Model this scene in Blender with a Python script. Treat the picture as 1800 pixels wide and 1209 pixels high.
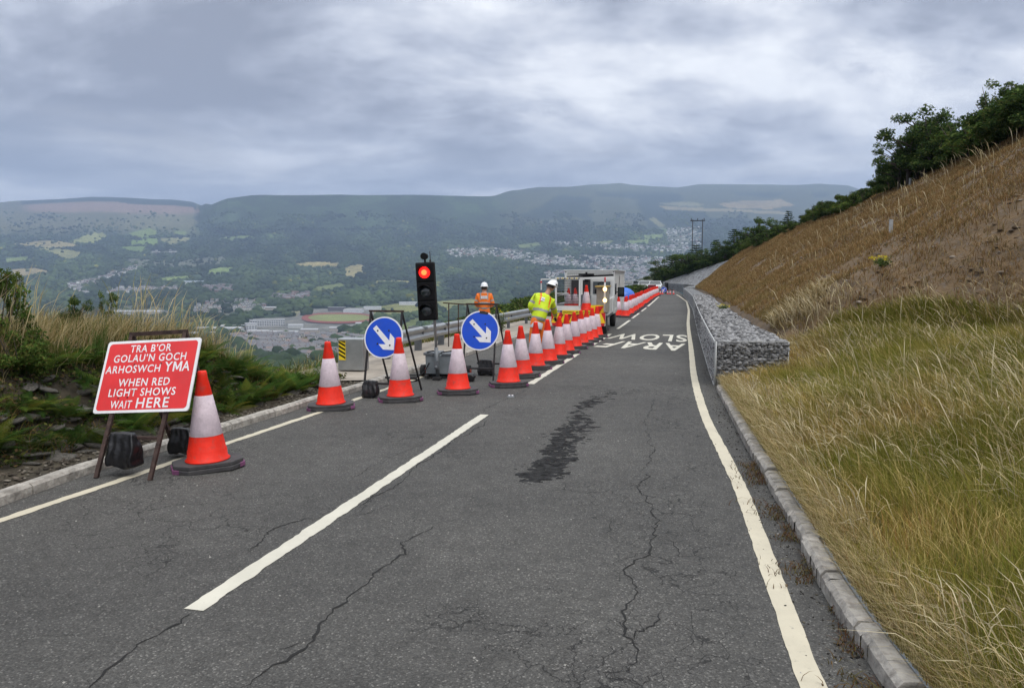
import bpy, bmesh, math, random
import numpy as np
from mathutils import Vector, Matrix, Euler
random.seed(7); rng = np.random.default_rng(7)
PI = math.pi; R = math.radians
S = bpy.context.scene
for o in list(bpy.data.objects): bpy.data.objects.remove(o)
COL = S.collection

# ------------------------------------------------------------------ camera
HC = 1.9; FPX = 1300.0; CX, CY = 900.0, 604.5
PITCH = math.atan(117.5/FPX)
cam = bpy.data.cameras.new('camera'); cam.sensor_width = 36; cam.lens = FPX/1800*36
cam.clip_start = 0.05; cam.clip_end = 40000
camo = bpy.data.objects.new('camera', cam); COL.objects.link(camo)
camo.location = (0, 0, HC); camo.rotation_euler = (PI/2-PITCH, 0, 0); S.camera = camo

# ------------------------------------------------------------------ world, sun, exposure
SUN_EL, SUN_AZ = R(58), R(150)
w = bpy.data.worlds.new('World'); S.world = w; w.use_nodes = True
nt = w.node_tree; nt.nodes.clear()
def N(t, kind, **kw):
    n = t.nodes.new(kind)
    for k, v in kw.items():
        if k.startswith('in_'): n.inputs[k[3:].replace('_', ' ')].default_value = v
        else: setattr(n, k, v)
    return n
def ramp(t, stops, fac=None, interp='LINEAR'):
    n = t.nodes.new('ShaderNodeValToRGB'); e = n.color_ramp.elements
    n.color_ramp.interpolation = interp
    while len(e) > 1: e.remove(e[-1])
    e[0].position = stops[0][0]; e[0].color = (*stops[0][1], 1)
    for p, c in stops[1:]:
        x = e.new(p); x.color = (*c, 1)
    if fac is not None: t.links.new(fac, n.inputs[0])
    return n
def math_(t, op, a, b=None, c=None, clamp=False):
    n = t.nodes.new('ShaderNodeMath'); n.operation = op; n.use_clamp = clamp
    for i, x in enumerate((a, b, c)):
        if x is None: continue
        if hasattr(x, 'node'): t.links.new(x, n.inputs[i])
        else: n.inputs[i].default_value = x
    return n.outputs[0]
def mixc(t, fac, a, b, mode='MIX'):
    n = t.nodes.new('ShaderNodeMix'); n.data_type = 'RGBA'; n.blend_type = mode
    for s, x in ((0, fac), (6, a), (7, b)):
        if hasattr(x, 'node'): t.links.new(x, n.inputs[s])
        elif s == 0: n.inputs[0].default_value = x
        else: n.inputs[s].default_value = (*x, 1)
    return n.outputs[2]
L = nt.links.new
tc = N(nt, 'ShaderNodeTexCoord')
sep = N(nt, 'ShaderNodeSeparateXYZ'); L(tc.outputs['Generated'], sep.inputs[0])
x_, y_, z_ = sep.outputs
zc = math_(nt, 'MAXIMUM', z_, 0.0)
den = math_(nt, 'ADD', zc, 0.42)
px_ = math_(nt, 'DIVIDE', x_, den); py_ = math_(nt, 'DIVIDE', y_, den)
cmb = N(nt, 'ShaderNodeCombineXYZ'); L(px_, cmb.inputs[0]); L(py_, cmb.inputs[1])
n1 = N(nt, 'ShaderNodeTexNoise'); n1.inputs['Scale'].default_value = 1.75; n1.inputs['Detail'].default_value = 8; n1.inputs['Roughness'].default_value = .62; n1.inputs['Distortion'].default_value = .25
mp = N(nt, 'ShaderNodeMapping'); mp.inputs['Location'].default_value = (7.4, 2.2, 0); mp.inputs['Scale'].default_value = (1, 1.5, 1); L(cmb.outputs[0], mp.inputs[0]); L(mp.outputs[0], n1.inputs['Vector'])
n2 = N(nt, 'ShaderNodeTexNoise'); n2.inputs['Scale'].default_value = 5.0; n2.inputs['Detail'].default_value = 6; n2.inputs['Roughness'].default_value = .5; L(mp.outputs[0], n2.inputs['Vector'])
# brighter breaks ahead and to the right, heavier cloud to the left
sky_bias = math_(nt, 'ADD', math_(nt, 'MULTIPLY', x_, 0.10), 0.0)
a = math_(nt, 'ADD', math_(nt, 'MULTIPLY', n1.outputs[0], 0.76), math_(nt, 'MULTIPLY', n2.outputs[0], 0.26))
a = math_(nt, 'ADD', a, sky_bias)
def patch_of_sky(d, width, amt):
    v = Vector(d).normalized(); dt = N(nt, 'ShaderNodeVectorMath', operation='DOT_PRODUCT'); L(tc.outputs['Generated'], dt.inputs[0]); dt.inputs[1].default_value = v
    return math_(nt, 'MULTIPLY', math_(nt, 'MULTIPLY', math_(nt, 'SUBTRACT', dt.outputs['Value'], 1-width), 1/width, clamp=True), amt)
for d_, w__, am in (((.08, .93, .32), .035, .03), ((.25, .93, .27), .03, .02), ((-.62, .9, .36), .08, -.03), ((.55, .8, .45), .05, -.05), ((.28, .93, .13), .02, -.03)): a = math_(nt, 'ADD', a, patch_of_sky(d_, w__, am))
cl = ramp(nt, [(0.40, (.235, .25, .30)), (0.47, (.33, .35, .41)), (0.52, (.46, .485, .55)), (0.575, (.61, .63, .68)), (.65, (.88, .89, .905))], a)
# the low band near the horizon: pale breaks under a grey sheet
lowfac = math_(nt, 'MULTIPLY', math_(nt, 'SUBTRACT', 0.20, z_), 7.0, clamp=True)
cmb2 = N(nt, 'ShaderNodeCombineXYZ'); L(math_(nt, 'MULTIPLY', x_, 2.6), cmb2.inputs[0]); L(math_(nt, 'MULTIPLY', z_, 13.0), cmb2.inputs[1])
n3 = N(nt, 'ShaderNodeTexNoise'); n3.inputs['Scale'].default_value = 1.3; n3.inputs['Detail'].default_value = 6; n3.inputs['Roughness'].default_value = .55; L(cmb2.outputs[0], n3.inputs['Vector'])
lo = ramp(nt, [(.40, (.31, .35, .43)), (.50, (.48, .52, .60)), (.60, (.85, .87, .90))], n3.outputs[0])
c1 = mixc(nt, lowfac, cl.outputs[0], lo.outputs[0])
sky = N(nt, 'ShaderNodeTexSky'); sky.sky_type = 'NISHITA'; sky.sun_disc = False; sky.sun_elevation = SUN_EL; sky.sun_rotation = SUN_AZ
skd = N(nt, 'ShaderNodeVectorMath', operation='SCALE'); L(sky.outputs[0], skd.inputs[0]); skd.inputs['Scale'].default_value = 0.07
thin = math_(nt, 'MULTIPLY', math_(nt, 'SUBTRACT', a, 0.60), 1.2, clamp=True)
c2 = mixc(nt, thin, c1, skd.outputs[0])
# an overcast sky is brighter overhead than at the horizon
zb = math_(nt, 'MULTIPLY', math_(nt, 'SUBTRACT', z_, 0.42), 2.4, clamp=True)
gain = math_(nt, 'ADD', math_(nt, 'MULTIPLY', zb, 1.9), 1.0)
c2 = mixc(nt, math_(nt, 'MULTIPLY', zb, .8), c2, (.50, .50, .49))
below = math_(nt, 'MULTIPLY', math_(nt, 'ADD', z_, 0.05), 20, clamp=True)
bg = N(nt, 'ShaderNodeBackground')
L(mixc(nt, below, (.10, .11, .12), c2), bg.inputs[0]); L(gain, bg.inputs[1])
wo = N(nt, 'ShaderNodeOutputWorld'); L(bg.outputs[0], wo.inputs[0])
sun = bpy.data.lights.new('sun', 'SUN'); sun.energy = 1.0; sun.angle = R(30); sun.color = (1, .955, .88)
suno = bpy.data.objects.new('sun', sun); COL.objects.link(suno)
sd = Vector((math.cos(SUN_EL)*math.sin(SUN_AZ), math.cos(SUN_EL)*math.cos(SUN_AZ), math.sin(SUN_EL)))
suno.rotation_euler = sd.to_track_quat('Z', 'Y').to_euler()
S.view_settings.view_transform = 'Standard'; S.view_settings.look = 'None'; S.view_settings.exposure = 0.5; S.view_settings.gamma = 1
S.render.film_transparent = False
S.cycles.max_bounces = 6; S.cycles.diffuse_bounces = 3; S.cycles.volume_bounces = 0
S.cycles.use_denoising = True

# ------------------------------------------------------------------ projection helpers (photo pixel -> place)
_fw = np.array([0, math.cos(PITCH), -math.sin(PITCH)]); _up = np.array([0, math.sin(PITCH), math.cos(PITCH)]); _rt = np.array([1., 0, 0])
def ray(u, v): return _fw+_rt*((u-CX)/FPX)+_up*((CY-v)/FPX)
def G(u, v, z=0.0):
    d = ray(u, v); t = (z-HC)/d[2]
    return np.array([0, 0, HC])+d*t
def P(u, v, Y):
    d = ray(u, v); return Vector(np.array([0, 0, HC])+d*(Y/d[1]))
def line_fn(pts):
    g = np.array([G(*p) for p in pts]); g = g[np.argsort(g[:, 1])]
    Y, X = g[:, 1], g[:, 0]
    def f(y):
        y = np.asarray(y, float); r = np.interp(y, Y, X)
        s0 = (X[1]-X[0])/(Y[1]-Y[0]); s1 = (X[-1]-X[-2])/(Y[-1]-Y[-2])
        r = np.where(y < Y[0], X[0]+(y-Y[0])*s0, r); r = np.where(y > Y[-1], X[-1]+(y-Y[-1])*s1, r)
        return r
    return f
XLk = line_fn([(0, 890), (150, 835), (390, 762), (550, 711), (630, 687), (745, 649), (825, 624), (930, 589), (1086, 540), (1140, 523)])
XLl = line_fn([(0, 915), (200, 848), (400, 779), (555, 727), (640, 697), (760, 656)])
XC = line_fn([(340, 1072), (853, 728), (932, 675), (1015, 622), (1042, 606), (1073, 587), (1087, 577), (1107, 563), (1112, 559), (1124, 550), (1136, 541), (1150, 529), (1158, 521.5)])
XR = line_fn([(1430, 1209), (1371, 1053), (1325, 922), (1293, 827), (1270, 790), (1255, 774), (1230, 705), (1219, 660), (1215, 615), (1211, 585), (1209.5, 568), (1211, 545), (1207, 530), (1194, 520.5), (1189, 518)])
def smoothed(f, w=1.2):
    ys = np.arange(-20, 100, .25); k = np.ones(int(w/.25)*2+1); k /= k.sum(); v = f(ys); pad = len(k)//2
    v2 = np.convolve(np.pad(v, pad, mode='reflect', reflect_type='odd'), k, 'valid')
    return lambda y: np.interp(y, ys, v2)
XR = smoothed(XR, 1.5)
XK = line_fn([(1555, 1209), (1485, 1110), (1420, 985), (1345, 845), (1300, 765), (1262, 690), (1254, 672), (1229, 590), (1222, 560), (1218, 543), (1210, 530), (1203, 522)])
XK = smoothed(XK, .75); XC = smoothed(XC, 1.0)
def smooth(x, a, b):
    t = np.clip((np.asarray(x, float)-a)/(b-a), 0, 1); return t*t*(3-2*t)
def vnoise(x, y, s=1.0, seed=0):
    x = np.asarray(x, float)*s; y = np.asarray(y, float)*s
    xi = np.floor(x).astype(np.int64); yi = np.floor(y).astype(np.int64); fx = x-xi; fy = y-yi
    fx = fx*fx*(3-2*fx); fy = fy*fy*(3-2*fy)
    def h(a, b):
        n = (a*374761393+b*668265263+seed*1442695041) & 0x7fffffff
        n = ((n ^ (n >> 13))*1274126177) & 0x7fffffff
        return ((n ^ (n >> 16)) & 0xffff)/65535.0
    return (h(xi, yi)*(1-fx)+h(xi+1, yi)*fx)*(1-fy)+(h(xi, yi+1)*(1-fx)+h(xi+1, yi+1)*fx)*fy
def fbm(x, y, s=1.0, seed=0, o=4):
    r = 0; a = .5
    for k in range(o): r = r+a*vnoise(x, y, s*2**k, seed+k*17); a /= 2
    return r/(1-.5**o)
# ground heights beside the road
def zleft(X, Y):
    X = np.asarray(X, float); Y = np.asarray(Y, float); o = XLk(Y)-X
    bank = 1-smooth(Y, 10.2, 12.9)
    zb = .06+.95*smooth(o, .55, 1.9)+.1*(fbm(X, Y, .9, 3)-.5)
    k = .46-.22*smooth(Y, 16, 50); ob = 4.2*bank+1.85*(1-bank)
    zf = .06-.03*smooth(o, 1.6, 2.6)
    z = zb*bank+zf*(1-bank)
    br = 24.0
    z = z-np.maximum(o-ob, 0)*k*smooth(o, ob-.5, ob+2)-np.maximum(o-br, 0)*(.5-k)
    return z+np.where(o > 3, .35*(fbm(X, Y, .25, 5)-.5), 0)
def otop(Y): return np.interp(Y, [-20, 5, 30, 78, 100], [12.5, 12.5, 12.4, 6.7, 5.5])
def ztop(Y): return np.interp(Y, [-20, 5, 30, 78, 100], [7.8, 7.8, 7.4, 5.0, 4.4])
def ofoot(Y): return 5.0-3.8*smooth(Y, 11.5, 16.0)
def zfoot(Y): return .85-.10*smooth(Y, 11.5, 16.0)
def zright(X, Y):
    X = np.asarray(X, float); Y = np.asarray(Y, float); o = X-XK(Y)
    of, zf, ot, zt = ofoot(Y), zfoot(Y), otop(Y), ztop(Y)
    lowv = .112+(zf-.112)*smooth(o, .2, of)*.6+(zf-.10)*.4*np.clip(o/of, 0, 1)
    lowv = lowv*(1-.45*smooth(2.6-o, 0, 1.4)*smooth(Y, 8, 12.5))
    z = np.where(o < of, lowv, zf+(zt-zf)*np.clip((o-of)/(ot-of), 0, 1))
    z = z+np.maximum(o-ot, 0)*.16
    z = z+np.where(o > of, 1, .35)*(.55*(fbm(X, Y, .35, 11)-.5)+.22*(fbm(X, Y, 1.6, 12)-.5))*smooth(o, .3, 2.5)
    return z

# ------------------------------------------------------------------ mesh helpers
def link(o, parent=None):
    COL.objects.link(o)
    if parent is not None: o.parent = parent
    return o
def tag(o, label=None, cat=None, group=None, kind=None):
    if label: o['label'] = label
    if cat: o['category'] = cat
    if group: o['group'] = group
    if kind: o['kind'] = kind
    return o
def empty(name, loc=(0, 0, 0), rz=0.0, label=None, cat=None, group=None):
    o = bpy.data.objects.new(name, None); o.empty_display_size = .1; link(o); o.location = loc; o.rotation_euler = (0, 0, rz)
    return tag(o, label, cat, group)
def np_obj(name, V, quads, tris, mats, col=None, smooth_=False, parent=None, mi=None):
    V = np.asarray(V, np.float32).reshape(-1, 3)
    me = bpy.data.meshes.new(name)
    q = np.asarray(quads, np.int32).reshape(-1, 4) if quads is not None and len(quads) else np.zeros((0, 4), np.int32)
    t = np.asarray(tris, np.int32).reshape(-1, 3) if tris is not None and len(tris) else np.zeros((0, 3), np.int32)
    me.vertices.add(len(V)); me.vertices.foreach_set('co', V.ravel())
    li = np.concatenate([q.ravel(), t.ravel()]); me.loops.add(len(li)); me.loops.foreach_set('vertex_index', li)
    n = len(q)+len(t); me.polygons.add(n)
    ls = np.concatenate([np.arange(len(q))*4, len(q)*4+np.arange(len(t))*3]).astype(np.int32)
    me.polygons.foreach_set('loop_start', ls)
    if smooth_: me.polygons.foreach_set('use_smooth', np.ones(n, bool))
    if mi is not None: me.polygons.foreach_set('material_index', np.asarray(mi, np.int32))
    if col is not None:
        c = np.ones((len(V), 4), np.float32); c[:, :3] = np.asarray(col).reshape(-1, 3)
        at = me.color_attributes.new('Col', 'FLOAT_COLOR', 'POINT'); at.data.foreach_set('color', c.ravel())
    me.update(calc_edges=True); me.validate()
    for m in (mats if isinstance(mats, (list, tuple)) else [mats]): me.materials.append(m)
    o = bpy.data.objects.new(name, me); return link(o, parent)
class MB:
    def __init__(s): s.v = []; s.f = []; s.m = []; s.sm = []
    def add(s, V, F, mi=0, T=None, sm=False):
        b = len(s.v)
        for p in V:
            p = Vector(p); s.v.append(T @ p if T is not None else p)
        for f in F: s.f.append([i+b for i in f]); s.m.append(mi); s.sm.append(sm)
        return s
    def box(s, c, d, mi=0, T=None, rot=None, taper=1.0):
        x, y, z = d[0]/2, d[1]/2, d[2]/2
        V = [Vector((sx*x*(taper if sz > 0 else 1), sy*y*(taper if sz > 0 else 1), sz*z)) for sz in (-1, 1) for sy in (-1, 1) for sx in (-1, 1)]
        M = Matrix.Translation(c)
        if rot is not None: M = M @ Euler(rot).to_matrix().to_4x4()
        V = [M @ p for p in V]
        return s.add(V, [(0, 2, 3, 1), (4, 5, 7, 6), (0, 1, 5, 4), (2, 6, 7, 3), (0, 4, 6, 2), (1, 3, 7, 5)], mi, T)
    def tube(s, pts, r, n=8, mi=0, T=None, cap=True, sm=True):
        pts = [Vector(p) for p in pts]
        if not hasattr(r, '__len__'): r = [r]*len(pts)
        V = []; up = None
        for i, p in enumerate(pts):
            d = (pts[min(i+1, len(pts)-1)]-pts[max(i-1, 0)]).normalized()
            if up is None: up = Vector((0, 0, 1)) if abs(d.z) < .9 else Vector((1, 0, 0))
            a = d.cross(up).normalized(); b = a.cross(d).normalized(); up = b
            for k in range(n):
                t = 2*PI*k/n+PI/n; V.append(p+(a*math.cos(t)+b*math.sin(t))*r[i])
        F = [(i*n+k, i*n+(k+1) % n, (i+1)*n+(k+1) % n, (i+1)*n+k) for i in range(len(pts)-1) for k in range(n)]
        s.add(V, F, mi, T, sm)
        if cap:
            b = len(s.v)-len(V)
            s.f.append([b+k for k in range(n)][::-1]); s.m.append(mi); s.sm.append(False)
            s.f.append([b+(len(pts)-1)*n+k for k in range(n)]); s.m.append(mi); s.sm.append(False)
        return s
    def bar(s, a, b, w=.03, mi=0, T=None): return s.tube([a, b], w*.7071, 4, mi, T, sm=False)
    def lathe(s, prof, n=24, mi=0, T=None, sm=True):
        V = [(r*math.cos(2*PI*k/n), r*math.sin(2*PI*k/n), z) for r, z in prof for k in range(n)]
        F = [(i*n+k, i*n+(k+1) % n, (i+1)*n+(k+1) % n, (i+1)*n+k) for i in range(len(prof)-1) for k in range(n)]
        return s.add(V, F, mi, T, sm)
    def prism(s, poly, z0, z1, mi=0, T=None, sm=False):
        n = len(poly); V = [(x, y, z0) for x, y in poly]+[(x, y, z1) for x, y in poly]
        F = [tuple(range(n))[::-1], tuple(range(n, 2*n))]+[(k, (k+1) % n, n+(k+1) % n, n+k) for k in range(n)]
        return s.add(V, F, mi, T, sm)
    def build(s, name, mats, parent=None, bevel=0, loc=None):
        me = bpy.data.meshes.new(name); me.from_pydata([tuple(p) for p in s.v], [], s.f)
        me.polygons.foreach_set('material_index', s.m); me.polygons.foreach_set('use_smooth', s.sm)
        for m in (mats if isinstance(mats, (list, tuple)) else [mats]): me.materials.append(m)
        me.update(); o = bpy.data.objects.new(name, me); link(o, parent)
        if loc is not None: o.location = loc
        if bevel:
            b = o.modifiers.new('b', 'BEVEL'); b.width = bevel; b.segments = 2; b.limit_method = 'ANGLE'; b.angle_limit = R(40)
        return o
def children(o): return [c for c in bpy.data.objects if c.parent == o]
KIDS = {}
def copy_tree(o, loc=None, rz=None, label=None, group=None, parent=None):
    c = o.copy(); link(c, parent)
    if loc is not None: c.location = loc
    if rz is not None: c.rotation_euler = (0, 0, rz)
    if label: c['label'] = label
    if group: c['group'] = group
    if o.name not in KIDS: KIDS[o.name] = children(o)
    for ch in KIDS[o.name]: copy_tree(ch, parent=c)
    return c

# ------------------------------------------------------------------ materials
def mat(name, col=(.5, .5, .5), rough=.6, metal=0, var=.12, vs=6.0, bump=0.0, bs=40.0, col2=None, spec=.5, dirt=0.0, emit=None, alpha=None, coat=0):
    m = bpy.data.materials.new(name); m.use_nodes = True; t = m.node_tree; b = t.nodes['Principled BSDF']
    tc = N(t, 'ShaderNodeTexCoord'); no = N(t, 'ShaderNodeTexNoise'); no.inputs['Scale'].default_value = vs; no.inputs['Detail'].default_value = 6; no.inputs['Roughness'].default_value = .65
    oi = N(t, 'ShaderNodeObjectInfo'); va = N(t, 'ShaderNodeVectorMath', operation='ADD'); t.links.new(tc.outputs['Object'], va.inputs[0]); t.links.new(math_(t, 'MULTIPLY', oi.outputs['Random'], 37.0), va.inputs[1])
    t.links.new(va.outputs[0], no.inputs['Vector'])
    c2 = col2 if col2 is not None else tuple(max(0, c*(1-var*2)) for c in col)
    rp = ramp(t, [(.3, c2), (.7, tuple(min(1, c*(1+var*.6)) for c in col))], no.outputs[0])
    out = rp.outputs[0]
    if dirt:
        n2 = N(t, 'ShaderNodeTexNoise'); n2.inputs['Scale'].default_value = vs*3.1; n2.inputs['Detail'].default_value = 8
        t.links.new(va.outputs[0], n2.inputs['Vector'])
        d = math_(t, 'MULTIPLY', math_(t, 'SUBTRACT', n2.outputs[0], .52), 6*dirt, clamp=True)
        out = mixc(t, d, out, (.12, .10, .085))
    t.links.new(out, b.inputs['Base Color']); b.inputs['Roughness'].default_value = rough; b.inputs['Metallic'].default_value = metal
    b.inputs['Specular IOR Level'].default_value = spec
    if coat: b.inputs['Coat Weight'].default_value = coat; b.inputs['Coat Roughness'].default_value = .1
    if bump:
        nb = N(t, 'ShaderNodeTexNoise'); nb.inputs['Scale'].default_value = bs; nb.inputs['Detail'].default_value = 5; t.links.new(tc.outputs['Object'], nb.inputs['Vector'])
        bp = N(t, 'ShaderNodeBump'); bp.inputs['Strength'].default_value = bump; bp.inputs['Distance'].default_value = .02
        t.links.new(nb.outputs[0], bp.inputs['Height']); t.links.new(bp.outputs[0], b.inputs['Normal'])
    if emit: b.inputs['Emission Color'].default_value = (*emit[:3], 1); b.inputs['Emission Strength'].default_value = emit[3]
    return m
def leafmat(name, transl=.3, gain=1.0, rough=.7):
    m = bpy.data.materials.new(name); m.use_nodes = True; t = m.node_tree; t.nodes.clear()
    at = N(t, 'ShaderNodeAttribute', attribute_name='Col')
    d = N(t, 'ShaderNodeBsdfDiffuse'); tr = N(t, 'ShaderNodeBsdfTranslucent'); mx = N(t, 'ShaderNodeMixShader'); mx.inputs[0].default_value = transl
    t.links.new(at.outputs['Color'], d.inputs[0]); t.links.new(at.outputs['Color'], tr.inputs[0])
    t.links.new(d.outputs[0], mx.inputs[1]); t.links.new(tr.outputs[0], mx.inputs[2])
    o = N(t, 'ShaderNodeOutputMaterial'); t.links.new(mx.outputs[0], o.inputs[0]); return m
def asphalt():
    m = bpy.data.materials.new('asphalt'); m.use_nodes = True; t = m.node_tree; b = t.nodes['Principled BSDF']
    tc = N(t, 'ShaderNodeTexCoord'); ob = tc.outputs['Object']
    def noise(s, d=5, r=.6, v=None):
        n = N(t, 'ShaderNodeTexNoise'); n.inputs['Scale'].default_value = s; n.inputs['Detail'].default_value = d; n.inputs['Roughness'].default_value = r
        t.links.new(v if v is not None else ob, n.inputs['Vector']); return n.outputs[0]
    big = noise(.35, 4); mid = noise(5, 5, .7)
    vor = N(t, 'ShaderNodeTexVoronoi'); vor.inputs['Scale'].default_value = 105; t.links.new(ob, vor.inputs['Vector'])
    sp = N(t, 'ShaderNodeSeparateColor'); t.links.new(vor.outputs['Color'], sp.inputs[0])
    stone = ramp(t, [(0, (.060, .059, .057)), (.5, (.077, .076, .073)), (.90, (.106, .104, .099)), (1, (.20, .195, .185))], sp.outputs[0])
    edge = ramp(t, [(.0, (1, 1, 1)), (.55, (.95, .95, .95)), (.8, (.62, .62, .62))], vor.outputs['Distance'])
    c = mixc(t, 1.0, stone.outputs[0], edge.outputs[0], 'MULTIPLY')
    tone = ramp(t, [(.3, (.74, .74, .74)), (.7, (1.2, 1.19, 1.16))], big)
    c = mixc(t, 1.0, c, tone.outputs[0], 'MULTIPLY')
    t2 = ramp(t, [(.35, (.86, .86, .86)), (.65, (1.1, 1.1, 1.1))], mid)
    c = mixc(t, 1.0, c, t2.outputs[0], 'MULTIPLY')
    # alligator cracking, in patches
    mpn = N(t, 'ShaderNodeVectorMath', operation='ADD'); t.links.new(ob, mpn.inputs[0])
    wv = N(t, 'ShaderNodeTexNoise'); wv.inputs['Scale'].default_value = 3; wv.inputs['Detail'].default_value = 5; t.links.new(ob, wv.inputs['Vector'])
    sc = N(t, 'ShaderNodeVectorMath', operation='SCALE'); sc.inputs['Scale'].default_value = .5; t.links.new(wv.outputs['Color'], sc.inputs[0]); t.links.new(sc.outputs[0], mpn.inputs[1])
    mask = ramp(t, [(.50, (0, 0, 0)), (.62, (1, 1, 1))], noise(.45, 3)).outputs[0]
    ms = N(t, 'ShaderNodeSeparateXYZ'); t.links.new(ob, ms.inputs[0])
    # wheel track: a band about a metre wide on the right lane
    wx = math_(t, 'SUBTRACT', ms.outputs[0], math_(t, 'MULTIPLY', ms.outputs[1], .235))
    band = math_(t, 'SUBTRACT', 1.0, math_(t, 'MULTIPLY', math_(t, 'ABSOLUTE', math_(t, 'ADD', wx, .05)), 1.6), clamp=True)
    band2 = math_(t, 'MULTIPLY', band, ramp(t, [(.36, (0, 0, 0)), (.5, (1, 1, 1))], noise(.9, 3)).outputs[0])
    for scale, wd, mk in ((2.2, .013, mask), (5.0, .030, band2), (9.0, .035, math_(t, 'MULTIPLY', mask, ramp(t, [(.5, (0, 0, 0)), (.6, (1, 1, 1))], noise(1.7, 3)).outputs[0]))):
        ve = N(t, 'ShaderNodeTexVoronoi', feature='DISTANCE_TO_EDGE'); ve.inputs['Scale'].default_value = scale; t.links.new(mpn.outputs[0], ve.inputs['Vector'])
        ln = math_(t, 'LESS_THAN', ve.outputs['Distance'], math_(t, 'MULTIPLY', mk, wd))
        c = mixc(t, math_(t, 'MULTIPLY', ln, .75), c, (.012, .012, .012))
    t.links.new(c, b.inputs['Base Color']); b.inputs['Roughness'].default_value = .85; b.inputs['Specular IOR Level'].default_value = .3
    h = math_(t, 'ADD', math_(t, 'MULTIPLY', vor.outputs['Distance'], -.6), math_(t, 'MULTIPLY', noise(160, 3), .5))
    bp = N(t, 'ShaderNodeBump'); bp.inputs['Strength'].default_value = .75; bp.inputs['Distance'].default_value = .008; t.links.new(h, bp.inputs['Height']); t.links.new(bp.outputs[0], b.inputs['Normal'])
    return m
M_asph = asphalt()
M_stain = mat('oil_stain', (.036, .036, .0365), .85, var=.5, vs=14, bump=.6, bs=110, spec=.12)
M_crack = mat('crack_dark', (.010, .010, .010), .95, var=.3)
def paintmat(name, col, wear=.5):
    m = mat(name, col, .65, var=.07, vs=3, bump=.15, bs=60); t = m.node_tree; b = t.nodes['Principled BSDF']
    src = b.inputs['Base Color'].links[0].from_socket; tc = N(t, 'ShaderNodeTexCoord')
    n = N(t, 'ShaderNodeTexNoise'); n.inputs['Scale'].default_value = 26; n.inputs['Detail'].default_value = 8; n.inputs['Roughness'].default_value = .75; t.links.new(tc.outputs['Object'], n.inputs['Vector'])
    f = math_(t, 'MULTIPLY', math_(t, 'SUBTRACT', n.outputs[0], .60), 9*wear, clamp=True)
    t.links.new(mixc(t, f, src, (.22, .21, .18)), b.inputs['Base Color']); return m
M_line = paintmat('road_paint', (.54, .52, .44)); M_line2 = paintmat('edge_paint', (.52, .475, .365), .8)
M_kerb = mat('kerb_concrete', (.42, .395, .355), .92, var=.28, vs=6, bump=.9, bs=22, dirt=.45)
M_conc = mat('path_concrete', (.34, .30, .25), .9, var=.18, vs=1.3, bump=.3, bs=20, dirt=.25)
M_soil = mat('verge_soil', (.062, .050, .032), .95, var=.35, vs=4, bump=.8, bs=14)
M_turf = mat('turf', (.115, .095, .035), .95, var=.3, vs=2.0, bump=.8, bs=18, col2=(.055, .062, .018))
M_hillsoil = mat('hill_soil', (.135, .088, .044), .95, var=.3, vs=2.3, bump=1.0, bs=17, col2=(.070, .048, .028), dirt=.6)
M_bracken = mat('hill_top_ground', (.035, .045, .018), .95, var=.3, vs=1)
M_grass = leafmat('grass_blades', .35); M_leaf = leafmat('leaves', .28); M_bark = mat('bark', (.07, .055, .04), .9, var=.3, vs=10, bump=.6)
M_galv = mat('galvanised_steel', (.42, .44, .45), .42, .75, var=.12, vs=3, dirt=.08)
M_galv2 = mat('steel_post', (.17, .185, .20), .6, .5, var=.15, vs=4, dirt=.1)
M_rust = mat('rusty_frame', (.075, .045, .038), .75, .3, var=.35, vs=14, bump=.3, bs=80)
M_frame = mat('dark_frame', (.035, .034, .036), .6, .3, var=.3, vs=12)
M_bag = mat('black_plastic', (.012, .012, .014), .32, var=.2, vs=8, bump=.5, bs=14)
M_black = mat('black_housing', (.007, .007, .008), .55, var=.2, spec=.18)
M_rubber = mat('rubber_base', (.055, .053, .056), .75, var=.2, vs=9, bump=.25, dirt=.1)
M_pink = mat('purple_edge', (.22, .07, .17), .7, var=.25, vs=12, dirt=.2)
M_orange = mat('cone_red', (.86, .030, .012), .5, var=.12, vs=5, spec=.28, dirt=.28, bump=.15, bs=25)
M_sleeve = mat('cone_sleeve', (.74, .62, .68), .35, var=.10, vs=9, bump=.25, bs=40, dirt=.14)
M_red = mat('sign_red', (.72, .028, .030), .33, var=.09, vs=3, dirt=.07, bump=.08, bs=8)
M_blue = mat('sign_blue', (.005, .075, .60), .33, var=.1, vs=3, dirt=.07, bump=.08, bs=8)
M_white = mat('sign_white', (.80, .80, .82), .4, var=.06, vs=6, dirt=.06)
M_wpaint = mat('white_vehicle_paint', (.68, .69, .68), .35, var=.05, vs=3, dirt=.06, coat=.3)
M_cab = mat('cabin_paint', (.60, .615, .60), .5, var=.05, vs=2, dirt=.08)
M_glass = mat('dark_glass', (.03, .04, .045), .08, var=.1, spec=.8)
M_cabglass = mat('cab_window', (.10, .13, .14), .12, var=.15, spec=.8)
M_yellow = mat('chevron_yellow', (.85, .62, .015), .45, var=.06)
M_redc = mat('chevron_red', (.55, .015, .02), .45, var=.08)
M_amber = mat('amber_lamp', (1, .5, .12), .3, emit=(1, .62, .22, 4.0))
M_redlamp = mat('red_lamp', (.9, .03, .02), .3, emit=(1, .012, .01, 1.6))
M_redcore = mat('red_lamp_core', (1, .2, .05), .3, emit=(1, .13, .03, 2.2))
M_tank = mat('blue_tank', (.008, .13, .60), .35, var=.08)
M_beige = mat('locker_grey', (.30, .28, .245), .6, var=.1, dirt=.1)
M_tyre = mat('tyre', (.014, .014, .015), .8, var=.2)
M_rim = mat('rim', (.35, .36, .37), .4, .6)
M_boxgrey = mat('battery_box', (.22, .25, .27), .5, .2, var=.12, vs=4, dirt=.12)
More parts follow.
